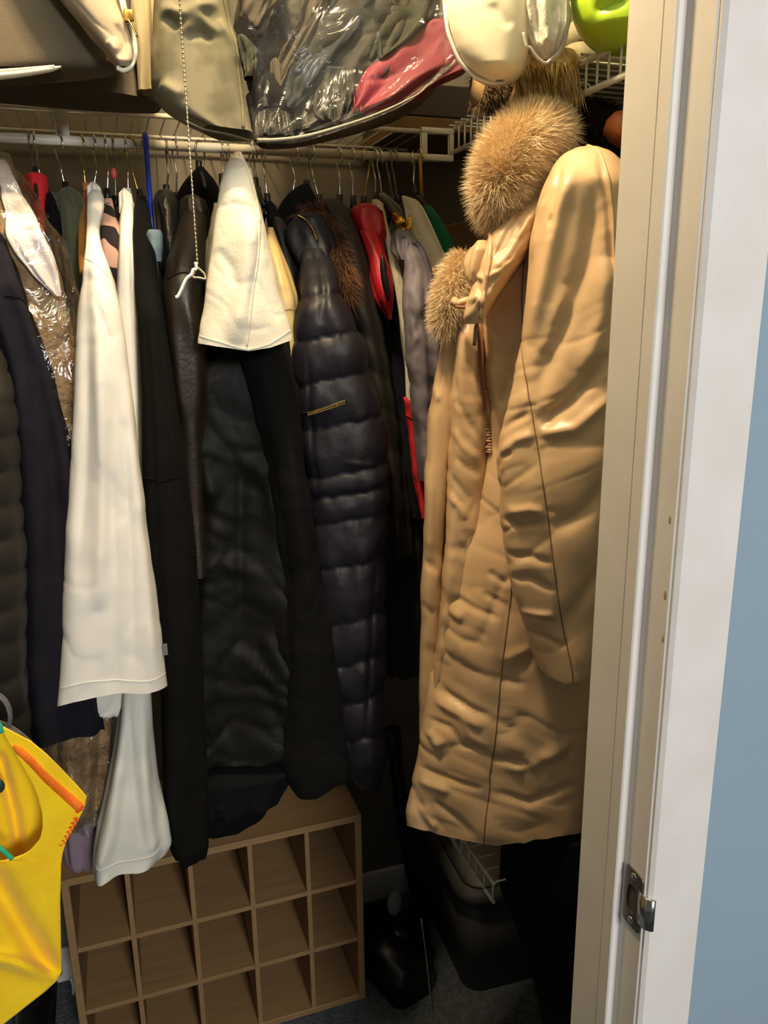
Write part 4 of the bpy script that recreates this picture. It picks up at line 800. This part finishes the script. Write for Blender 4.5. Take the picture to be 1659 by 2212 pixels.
# second collar lobe
cb2 = loft('collar', CN, [(520, 1030, 1052), (540, 1016, 1062), (570, 1008, 1060), (600, 1008, 1052), (630, 1022, 1050), (650, 1030, 1046)], .96, b=.025, parent=T, seed=65, nu=60, step=4, top=0, wr=(.004, 30), creases=[([(1018, 590), (1030, 620)], 6, -.006)])
fl2 = MB().tube(spline([atY(a, b_, y) for a, b_, y in [(978, 650, .99), (990, 656, .985), (1003, 652, .98), (1016, 650, .98), (1030, 662, .975), (1036, 690, .975)]], 30), [.009]*6+[.008]*14+[.006]*10, 12, .7)
fl2.build('collar_flap', CN, T)
zt_ = MB().tube(spline([atY(a, b_, y) for a, b_, y in [(984, 662, .975), (1000, 664, .972), (1012, 660, .968), (1024, 672, .965), (1030, 690, .965)]], 30), .0022, 8)
zt_.build('zipper_tape', mat('mauve_zip_tape', '#8a5f50', .6, bump=0), T)
q = spline([on(cp, a, b_, .006) for a, b_ in [(1028, 690), (1034, 740), (1037, 790), (1042, 840), (1046, 880)]], 60)
zz_ = MB(); zz_.tube(q, .0017, 8)
for p in q[::1]: zz_.box(p+[-.0022, -.0024, -.0007], p+[.0022, .001, .0007])
zz_ = zz_.build('zipper', mat('mauve_zipper', '#6f4438', .4, bump=0), T, smooth=False)
zs = atY(1028, 688, .955)
pl_ = MB(); pl_.box(zs+[-.004, -.003, -.006], zs+[.004, .004, .006], c=.0015); pl_.tube(spline([zs+[0, -.004, 0], zs+[-.003, -.006, -.012], zs+[-.0045, -.006, -.034]], 12), [.0018]*5+[.0028]*7, 8, .5); pl_.build('zipper_pull', M_DKSTEEL, zz_)
# gathers along the placket
gt = MB()
for i in range(64):
    k = i/63; a = 1040+10*k+2*math.sin(i*2.1); b_ = 840+130*k; p = on(bp_, a+13, b_, .0)
    gt.tube([p+[-.008-.002*math.sin(i), -.003, .001*math.cos(i*3)], p+[-.003, -.006, 0], p+[.003, -.003, .0015*math.sin(i*1.7)]], .0009, 6)
gt.build('placket_gathers', CN, T, kind='stuff')
# fur of the hood
path = spline([atY(a, b_, y) for a, b_, y in [(1205, 292, 1.00), (1165, 286, .98), (1125, 310, .96), (1096, 350, .95), (1078, 395, .95), (1074, 440, .96), (1088, 470, .97)]], 40)
rad = np.interp(np.arange(40), [0, 8, 18, 28, 39], [.020, .030, .031, .024, .010])
fb_ = MB().tube(path, rad, 20).build('fur_trim_base', M_FURCORE, T)
fp, fn = tubepts(path, rad*.97, 26000, 11); fn = fn*1.0+.35*np.stack([noise3(fp*40, 1), noise3(fp*40, 2), noise3(fp*40, 3)], 1)
strands('fur_trim', M_FUR, fp, fn, .024, .00035, fb_, 12, droop=.25, jit=.28)
path = spline([atY(a, b_, y) for a, b_, y in [(1008, 560, 1.05), (985, 600, 1.04), (976, 645, 1.04), (968, 685, 1.04), (960, 708, 1.05)]], 24)
rad = np.interp(np.arange(24), [0, 12, 23], [.014, .019, .010]); fb_ = MB().tube(path, rad, 16).build('fur_trim_base', M_FURCORE, T)
fp, fn = tubepts(path, rad, 9000, 13); strands('fur_trim', M_FUR, fp, fn, .020, .00035, fb_, 14, droop=.5, jit=.35)
# the hanger that carries it, hooked on the right shelf rail
th = thing('clothes_hanger', 'hanger hidden inside the tan down coat, hooked over the right wire shelf', 'hanger', (SX-.03, 1.0, 1.74))
MB().tube(spline([(SX+.006, 1.0, 1.832), (SX+.004, 1.0, 1.845), (SX-.010, 1.0, 1.846), (SX-.014, 1.0, 1.82), (SX-.03, .99, 1.79), (SX-.04, .98, 1.74)], 30), .0016, 8).build('hook', M_CHROME, th)
MB().tube(spline([(SX-.15, 1.00, 1.64), (SX-.09, .98, 1.70), (SX-.04, .98, 1.735), (SX-.03, .93, 1.72), (SX-.025, .89, 1.69)], 20), .006, 8).build('arms', M_BLKPL, th)
# dark things behind the coat under the shelf
df = thing('fur_hat', 'dark brown fur hat behind the tan coat, under the right wire shelf', 'hat', atY(1270, 330, 1.12))
path = spline([atY(a, b_, 1.12) for a, b_ in [(1215, 300), (1260, 275), (1310, 290), (1345, 340)]], 24)
MB().tube(path, [.035]*24, 16).build('crown', M_DARKFUR, df); fp, fn = tubepts(path, .034, 7000, 21); strands('fur', M_DARKFUR, fp, fn, .016, .0005, df, 22)
dk = garment('long_coat', 'black coat hanging behind the tan coat against the door jamb, only its lower part showing', 'coat', M_BLACK,
        [(330, 1230, 1400), (500, 1220, 1400), (900, 1230, 1400), (1400, 1225, 1390), (1700, 1200, 1380), (1900, 1180, 1370), (2060, 1180, 1360)], 1.09, b=.05, seed=70, top=0, fold=(.006, 4))
garment('trousers', 'black trousers hanging low beside the door jamb, over the low wire shelf end', 'trousers', M_BLACK,
        [(1798, 1100, 1290), (1830, 1084, 1300), (1930, 1080, 1300), (2000, 1112, 1300), (2100, 1142, 1300), (2180, 1166, 1300), (2300, 1180, 1290)], .93, b=.02, seed=72, top=0, fold=(.004, 4))
og = garment('handbag', 'orange brown leather bag edge behind the tan coat beside the door jamb', 'bag', M_ORG, [(246, 1325, 1360), (262, 1310, 1370), (285, 1302, 1372), (305, 1318, 1372), (318, 1340, 1370)], .97, b=.03, seed=71, top=0, wr=(.001, 10), fold=(0, 3))

# ------------------------------------------------------------------ bags piled on the shelves
LB = thing('storage_bag', 'large taupe zipped storage bag on the shelf at the upper left', 'bag', atY(120, 235, 1.36))
loft('bag_body', M_TAUPE, [(-260, -260, 330), (0, -260, 334), (100, -260, 332), (150, -260, 332), (180, -260, 334), (196, -250, 338), (208, -220, 338)], 1.34, b=.06, parent=LB, seed=80, nu=90, top=0, fold=(.004, 3), wr=(.004, 8), e=.5, hem=[(-1, 0), (0, -2), (.6, 0), (1, 6)])
UB = thing('blanket_bag', 'upper taupe bag with white piped edge and pale quilted flap', 'bag', atY(100, 165, 1.22))
ub = loft('bag_body', M_TAUPE, [(-300, -260, 250), (-100, -260, 262), (0, -260, 262), (60, -260, 258), (110, -260, 256), (135, -255, 254), (150, -240, 250), (164, -200, 120)], 1.21, b=.05, parent=UB, seed=81, nu=90, top=0, fold=(.003, 3), wr=(.003, 8), e=.6, hem=[(-1, 16), (-.2, 14), (.2, 0), (1, -14)])
MB().tube(spline([atY(a, b_, 1.15) for a, b_ in [(-30, 166), (20, 162), (70, 156), (112, 149), (132, 144)]], 24), np.interp(np.arange(24), [0, 16, 23], [.0085, .006, .002]), 10, .5).build('zipper_band', M_PIPE, UB)
MB().tube(spline([atY(a, b_, 1.146) for a, b_ in [(-30, 154), (20, 151), (70, 147), (118, 143)]], 24), .0016, 8).build('piping', M_PIPE, UB)
qf = loft('quilted_flap', M_QUILT, [(-120, 40, 240), (0, 132, 250), (40, 165, 266), (80, 196, 282), (110, 222, 290), (135, 242, 290), (150, 256, 280)], 1.13, b=.022, parent=UB, seed=82, nu=80, step=4, top=0, fold=(.002, 3), wr=(.004, 22),
          creases=[([(160, 10), (205, 60), (250, 95)], 2.5, -.003), ([(200, -20), (175, 50)], 2.5, -.003), ([(252, 60), (270, 100), (262, 140)], 8, -.008), ([(235, 100), (255, 125)], 10, .006)])
MB().tube(spline([on(qf, a, b_, .003) if k else atY(a, b_, 1.12) for k, a, b_ in [(0, 240, -60), (0, 262, -10), (0, 272, 30), (0, 286, 70), (0, 292, 110), (0, 285, 140), (0, 268, 152), (0, 252, 146)]], 60), .0030, 8).build('flap_piping', M_PIPE, UB)
zq = spline([atY(a, b_, 1.117) for a, b_ in [(248, -60), (262, -5), (270, 30), (276, 50)]], 40); zm = MB()
for p in zq: zm.box(p-[.003, .001, .0009], p+[.003, .001, .0009])
zm.build('flap_zipper', M_PIPE, qf.o, kind='stuff', smooth=False)
p = atY(276, 40, 1.108); MB().box(p+[-.004, -.002, -.003], p+[.007, .002, .010], c=.001).tube(spline([p, p+[.006, -.003, -.012], p+[.009, -.003, -.020]], 8), .0026, 6, .5).build('flap_zipper_pull', M_BRASS, UB)
MB().box((0, 0, 0), (0, 0, 0)) if False else None
mg = loft('side_gusset', mat('beige_nonwoven', '#9a8c6c', .85, bump=.3, bscale=300), [(-120, 262, 330), (0, 272, 332), (60, 284, 334), (120, 296, 334), (200, 300, 336)], 1.275, b=.02, parent=LB, seed=83, top=0)
EB = thing('mesh_bag', 'translucent embossed cloth bag hanging over the shelf front, behind the bead chain', 'bag', atY(440, 300, 1.2))
eb_ = loft('bag_body', M_MESHBAG, [(-250, 335, 470), (-60, 336, 488), (0, 336, 494), (60, 334, 502), (130, 330, 513), (190, 332, 523), (220, 342, 529), (245, 362, 534), (270, 400, 539), (288, 440, 543)], 1.13, b=.045, parent=EB, seed=84, nu=110, step=4, top=0, fold=(.003, 3), wr=(.0035, 14), e=.7, hem=[(-1, -6), (-.3, 0), (.6, 4), (1, 6)],
           creases=[([(350, 45), (400, 60), (430, 40), (470, 30)], 12, .014), ([(395, 100), (430, 60), (475, 95)], 9, .016), ([(410, 110), (432, 92), (460, 110)], 8, -.014), ([(360, 60), (390, 90)], 10, -.010), ([(470, 60), (500, 110), (515, 150)], 10, .009), ([(350, 200), (400, 230)], 14, .008)])
seam(eb_, [(478, 0), (492, 60), (504, 130), (514, 200), (524, 285)], parent=EB, mt=M_MESHBAG, r=.002, name='edge_binding', off=.001)
MB().tube(spline([atY(a, b_, 1.10) for a, b_ in [(400, 262), (440, 280), (490, 290), (543, 305)]], 20), .004, 8, .4).build('bottom_binding', M_TAUPE, EB)
# vacuum bag of clothes
VB = thing('vacuum_bag', 'clear plastic bag full of folded clothes with grey piped base sagging over the shelf', 'bag', atY(700, 305, 1.25))
out = [(-260, 470, 1010), (-60, 500, 1010), (0, 505, 1008), (60, 512, 1004), (120, 522, 990), (170, 534, 955), (200, 538, 918), (230, 542, 870), (260, 545, 800), (285, 548, 720), (300, 552, 640)]
loft('bag_film', F_VAC, [(y, a, b_-4) for y, a, b_ in out], 1.165, b=.035, parent=VB, seed=85, nu=128, step=5, top=0, fold=(.004, 8), wr=(.011, 16), e=.7)
base = loft('bag_base', M_TAUPE, [(170, 900, 932), (200, 720, 938), (232, 560, 905), (262, 545, 850), (286, 545, 770), (304, 548, 690), (312, 556, 620)], 1.26, b=.05, parent=VB, seed=86, nu=90, step=3, top=0, fold=(.001, 2), wr=(.001, 8))
MB().tube(spline([atY(a, b_, 1.13) for a, b_ in [(556, 303), (600, 302), (660, 294), (730, 275), (800, 252), (860, 226), (905, 202), (925, 182)]], 60), np.interp(np.arange(60), [0, 30, 59], [.0045, .0032, .0016]), 8, .6).build('base_piping', mat('grey_piping', '#8a8676', .7, bump=0), VB)
G2 = 'folded clothes inside the clear bag'
def inbag(name, label, mt, rows, Y0, **k):
    L = loft(name, mt, rows, Y0, nu=72, step=5, top=0, **k); return tag(L.o, label, 'clothes', G2)
kk = dict(fold=(.006, 6), wr=(.008, 18), ruck=(.010, 150, 24, -58))
inbag('folded_sweater', 'dark olive folded garment filling the middle of the clear bag', M_MIX, [(-250, 520, 930), (0, 520, 940), (100, 530, 900), (200, 548, 790), (260, 560, 720), (292, 575, 680)], 1.235, b=.05, seed=87, **kk)
inbag('folded_shirt', 'blue grey folded jersey running diagonally through the clear bag', M_MIXB, [(-200, 700, 860), (0, 690, 800), (60, 660, 780), (120, 620, 740), (180, 590, 700), (240, 570, 640)], 1.205, b=.03, seed=88, **kk)
inbag('folded_scarf', 'khaki folded strip slanting at the left of the clear bag', M_KHAKI, [(-200, 680, 760), (0, 662, 705), (50, 640, 690), (100, 605, 665), (150, 590, 630), (190, 585, 610)], 1.185, b=.012, seed=89, **kk)
inbag('folded_blouse', 'beige rumpled cloth at the top left of the clear bag', M_KHAKI, [(-200, 510, 640), (0, 512, 600), (40, 520, 585), (70, 545, 575), (78, 555, 570)], 1.19, b=.02, seed=90, **kk)
inbag('folded_jersey', 'green jersey seen at the left side of the clear bag', M_MIXG, [(80, 514, 530), (110, 516, 556), (150, 524, 550), (170, 530, 545)], 1.19, b=.015, seed=91, **kk)
inbag('folded_coat', 'black folded cloth at the lower left of the clear bag', M_BLACK, [(130, 520, 600), (200, 540, 640), (260, 548, 680), (296, 560, 640)], 1.215, b=.03, seed=92, **kk)
inbag('folded_trousers', 'grey olive creased cloth above the pink shirt in the clear bag', M_MIXG, [(-200, 780, 1000), (0, 760, 960), (50, 760, 950), (100, 770, 900), (140, 785, 830)], 1.205, b=.03, seed=93, **kk)
inbag('folded_cardigan', 'brown grey creased cloth at the bottom centre of the clear bag', M_MIX, [(150, 690, 760), (200, 680, 765), (250, 680, 750), (266, 700, 740)], 1.19, b=.02, seed=94, **kk)
pk_ = loft('folded_shirt', M_PINK, [(52, 930, 965), (75, 890, 985), (105, 850, 1005), (135, 800, 1012), (155, 752, 1010), (180, 752, 950), (210, 756, 905), (232, 758, 850), (248, 760, 790)], 1.19, b=.03, nu=80, step=4, seed=95, top=0, fold=(.004, 6), wr=(.006, 20),
           creases=[([(800, 150), (860, 120), (920, 80)], 6, .008), ([(780, 190), (860, 170), (930, 130)], 6, -.008), ([(800, 230), (860, 190), (900, 150)], 6, .007), ([(920, 160), (960, 90)], 5, .007)])
tag(pk_.o, 'pink red folded shirt at the right of the clear bag', 'clothes', G2)
# boxes on the back shelf behind
for i, (px0, px1, z0, z1, mt, lb) in enumerate([(868, 1040, SZ+.006, SZ+.030, M_CARD, 'flat yellow brown box lying on the back shelf under the clear bag'), (880, 1060, SZ+.031, SZ+.085, mat('dark_brown_box', '#3a3026', .8, bump=0), 'dark brown flat box on top of the yellow brown one on the back shelf')]):
    a = atY(px0, 250, 1.46)[0]; t = thing('flat_box', lb, 'box', (a+.08, 1.6, z0)); MB().box((a, 1.47, z0), (min(a+.26, .92), 1.73, z1), c=.002).build('carton', mt, t, False)
# right shelf: pouches
po = thing('cushion', 'round cream satin cushion with white piping hanging over the shelf, left of the gathered pouch', 'cushion', atY(1060, 178, 1.0))
co = [(-150, 990, 1120), (-60, 962, 1150), (0, 959, 1152), (40, 963, 1150), (80, 974, 1146), (115, 988, 1141), (140, 1003, 1136), (160, 1022, 1126), (172, 1045, 1112), (179, 1068, 1092)]
pc = loft('cover', mat('cream_satin', '#e8dcc0', .6, '#ddd0b2', 8, bump=.15, bscale=30), co, .98, b=.05, parent=po, seed=96, nu=90, step=4, top=0, fold=(.001, 3), wr=(.002, 12), creases=[([(1060, 40), (1100, 90)], 10, -.003)])
e1 = [(962, 10), (966, 60), (975, 90), (992, 130), (1010, 152), (1030, 168), (1060, 178), (1090, 176), (1118, 160), (1135, 140), (1146, 90), (1150, 40)]
MB().tube(spline([atY(a, b_, .98) for a, b_ in e1], 90), .0024, 8).build('piping', M_WHITE, po)
gp = thing('laundry_pouch', 'white gathered drawstring pouch between the cream cushion and the lime plastic', 'pouch', atY(1170, 137, .95))
gr = [(-120, 1130, 1215), (-30, 1122, 1222), (0, 1120, 1226), (30, 1117, 1226), (60, 1122, 1224), (85, 1130, 1220), (105, 1142, 1212), (122, 1156, 1204), (134, 1172, 1192)]
loft('bag_body', mat('white_sheer', '#dcd6c8', .6, '#b8ae9c', 20, bump=.8, bscale=30, bdist=.01), gr, .95, b=.035, parent=gp, seed=97, nu=100, step=3, top=0, fold=(.004, 9), wr=(.006, 30), creases=[([(1150, 10), (1160, 50), (1150, 100)], 6, -.010), ([(1175, 20), (1172, 80), (1180, 128)], 7, .010), ([(1205, 20), (1198, 70), (1206, 90)], 5, -.009)])
MB().tube(spline([atY(a, b_, .93) for a, b_ in [(1226, -20), (1227, 10), (1222, 50), (1217, 85), (1206, 112), (1190, 128), (1178, 136), (1160, 124), (1146, 104), (1138, 100), (1130, 70)]], 60), .0018, 8).build('drawstring', mat('pale_lilac_cord', '#b9b2ac', .8, bump=0), gp)
lm = thing('plastic_tub', 'bright lime green plastic tub on the right shelf beside the door jamb', 'tub', atY(1320, 106, .98))
lt = [(-160, 1225, 1450), (-60, 1230, 1440), (0, 1236, 1435), (30, 1239, 1430), (60, 1252, 1425), (80, 1270, 1418), (95, 1295, 1405), (104, 1320, 1385), (107, 1335, 1370)]
loft('tub_body', M_LIME, lt, .93, b=.07, parent=lm, seed=98, nu=90, step=4, top=0, fold=(0, 3), wr=(0, 3), creases=[([(1290, 40), (1340, 5)], 14, .010), ([(1285, 55), (1350, 45)], 12, -.006), ([(1262, -20), (1268, 20)], 8, .004)])
# gold fringe and fur on the right shelf
gf = thing('fringed_bag', 'gold lurex fringed bag on the right shelf above the tan fur hood', 'bag', atY(1170, 215, 1.02))
loft('bag_body', M_GOLDF, [(118, 1130, 1240), (140, 1122, 1250), (170, 1112, 1248), (205, 1105, 1240), (235, 1110, 1215)], 1.04, b=.03, parent=gf, seed=99, top=0, wr=(.006, 40), step=4)
rg = np.random.RandomState(7); n = 1500
px_ = rg.uniform(1116, 1246, n); py_ = rg.uniform(132, 185, n); pts = atY(px_, py_, 1.04-.032+rg.uniform(-.004, .004, n))
strands('fringe', M_GOLDF, pts, np.stack([rg.normal(0, .15, n), -.4+0*px_, -1+0*px_], 1), .034, .0008, gf, 3, droop=.5, jit=.15)
bf = thing('fur_collar', 'brown fluffy fur collar on the back of the shelf below the cream cushion', 'collar', atY(1080, 225, 1.12))
path = spline([atY(a, b_, 1.14) for a, b_ in [(1030, 185), (1075, 190), (1120, 205), (1130, 225)]], 20); MB().tube(path, .026, 14).build('fur_base', M_SUEDE, bf)
fp, fn = tubepts(path, .026, 6000, 31); strands('fur', mat('mid_brown_fur', '#80684a', .8, '#5c4830', 50, bump=0), fp, fn, .014, .0005, bf, 32)
sk = thing('folded_linen', 'stack of folded grey green linens on the right shelf behind the lime tub', 'linens', atY(1230, 120, 1.1))
for i in range(4):
    a = .0; z = ZT+.006+i*.028; mb = MB(); rbox(mb, (.78, 1.13), .15, .10, z, z+.026, .04*i, .02, 1); mb.build('linen', mat('grey_green_linen', '#8c8668', .9, bump=.4, bscale=60), sk)

# ------------------------------------------------------------------ yellow felt vest near the camera
YY = .72
yv = thing('felt_vest', 'bright yellow felt vest with orange stitching hanging at the left, nearest the camera', 'vest', atY(60, 2212, YY))
def sheet(name, mt, rows, Y, parent, th=.0022, nx=40, step=6, bulge=.012, creases=(), seed=1):
    rows = np.array(rows, float); ys = np.arange(rows[0, 0], rows[-1, 0]+.1, step); xl = np.interp(ys, rows[:, 0], rows[:, 1]); xr = np.interp(ys, rows[:, 0], rows[:, 2])
    f = np.linspace(0, 1, nx)[None]; X = xl[:, None]*(1-f)+xr[:, None]*f; Yp = np.repeat(ys[:, None], nx, 1)
    D = bulge*np.cos((X-60)/160)+.003*noise3(np.stack([X*.012, Yp*.01, 0*X], -1), seed)
    for poly, wpx, d in creases:
        ds, tt = pdist(X, Yp, poly); D += d*np.exp(-(ds/wpx)**2)
    P = atY(X.ravel(), Yp.ravel(), Y-D.ravel()); Q = P+[0, th, 0]; n = len(ys); F = []
    for i in range(n-1):
        for j in range(nx-1):
            a = i*nx+j; F += [[a, a+1, a+nx+1, a+nx], [n*nx+a+1, n*nx+a, n*nx+a+nx, n*nx+a+nx+1]]
    o = n*nx; bd = [(i*nx, (i+1)*nx) for i in range(n-1)]+[((i+1)*nx+nx-1, i*nx+nx-1) for i in range(n-1)]+[(j+1, j) for j in range(nx-1)]+[((n-1)*nx+j, (n-1)*nx+j+1) for j in range(nx-1)]
    F += [[a, b_, b_+o, a+o] for a, b_ in bd]
    F = [g[::-1] for g in F]
    L = Loft(); L.o = mesh(name, np.vstack([P, Q]), F, mt, parent); L.f = (X, Yp, P.reshape(n, nx, 3), ys, xl, xr); return L
def son(L, x, y, off=.001):
    X, Yp, P, ys, xl, xr = L.f; i = int(np.clip(np.searchsorted(ys, y)-1, 0, len(ys)-1)); f = np.clip((x-xl[i])/(xr[i]-xl[i]+1e-6), 0, 1)*(P.shape[1]-1); j = int(min(f, P.shape[1]-2)); g = f-j
    p = P[i, j]*(1-g)+P[i, j+1]*g; q = atY(x, y, p[1]-off); return q
cr_ = [([(-40, 1850), (40, 1990), (118, 2112)], 26, -.020), ([(-60, 2060), (30, 2080), (118, 2112)], 14, .012), ([(133, 1900), (110, 2000), (125, 2100)], 30, .004)]
fr = sheet('front_panel', M_YELLOW, [(1572, 2, 8), (1590, 12, 42), (1602, 18, 66), (1630, 34, 100), (1660, 52, 130), (1700, 74, 168), (1722, 82, 187), (1738, 86, 184), (1755, 91, 178), (1790, 92, 158), (1815, 86, 144), (1840, 64, 136), (1852, 42, 134), (1860, 10, 133), (1864, -60, 132), (1870, -150, 132), (1950, -150, 130), (2060, -150, 132), (2100, -150, 133), (2118, -150, 124), (2140, -150, 100), (2212, -150, 8), (2260, -150, -50)], YY, yv, creases=cr_, seed=4)
bk_ = sheet('back_panel', M_YELLOW, [(1572, -60, 2), (1620, -60, 50), (1700, -60, 110), (1780, -60, 118), (1860, -60, 120), (1990, -60, 118)], YY+.045, yv, creases=[([(0, 1640), (30, 1760), (50, 1880)], 12, -.015)], seed=5, bulge=0)
ms_ = MB(); rg = np.random.RandomState(3)
sp_ = spline([(30, 1612), (62, 1640), (100, 1680), (140, 1716), (172, 1744)], 70)
for i, (x, y) in enumerate(sp_):
    dx, dy = (.62, -.78); h = 9+3*(i/70) if i > 6 else 4+i
    a = son(fr, x-dx*h*.9, y-dy*h*.9, .0016); b_ = son(fr, x+dx*h*.9, y+dy*h*.9, .0016); ms_.tube([a, (a+b_)/2+[0, -.0003, 0], b_], .0006, 6)
ms_.build('orange_stitching', M_ORANGE, yv, kind='stuff')
ms_ = MB()
for x, y in [(170, 1738), (174, 1748), (168, 1752), (176, 1742), (170, 1745)]: ms_.ball(son(fr, x, y, .001), .0022, 8, 5, (1, .5, 1))
ms_.build('red_knot', M_REDTH, yv)
for i in range(13):
    k = i/12; x, y = 166-32*k+(3 if i % 2 else -3), 1768+58*k; MB().ball(son(fr, x, y, .0006), .0017*(1-.4*k), 8, 5, (1.3, .4, .8)).build('stitch', M_REDTH, yv)
MB().tube(spline([atY(a, b_, YY-.02) for a, b_ in [(-20, 1822), (0, 1832), (14, 1844), (26, 1855)]], 12), .0022, 8).build('teal_stitch', M_TEAL, yv)
MB().tube(spline([atY(a, b_, YY-.012) for a, b_ in [(-12, 1556), (-2, 1566), (3, 1582)]], 12), .0024, 8).build('teal_stitch', M_TEAL, yv)
MB().ball(atY(-4, 1698, YY+.02), .006, 12, 6, (1, .5, 1.3)).build('button', mat('dark_green_button', '#1c3a2c', .4, bump=0), yv)
vr = thing('valet_rod', 'short valet rod on the left closet wall, outside the photo, holding the yellow vest', 'rod', (-.6, .80, 1.42))
MB().tube([(-1.1, .76, 1.42), (-.16, .76, 1.42)], .007, 10).build('rod', M_CHROME, vr)
ch_ = thing('clothes_hanger', 'smoky clear plastic hanger behind the yellow vest at the left edge', 'hanger', atY(0, 1590, .78))
MB().tube(spline([atY(a, b_, .76) for a, b_ in [(-60, 1500), (-30, 1494), (0, 1504), (16, 1522), (22, 1546), (20, 1566)]], 30), .0042, 12, .5).build('hook', M_CLPL, ch_)
MB().tube(spline([atY(a, b_, .76) for a, b_ in [(-90, 1560), (-30, 1556), (20, 1572), (60, 1602), (105, 1650)]], 30), .0042, 12, .6).build('arm', M_CLPL, ch_)
MB().tube(spline([(-.17, .752, 1.405), (-.17, .752, 1.428), (-.17, .768, 1.428), (-.165, .765, 1.38), (-.16, .76, 1.30), tuple(atY(-60, 1500, .76))], 30), .0022, 8).build('stem', M_CHROME, ch_)
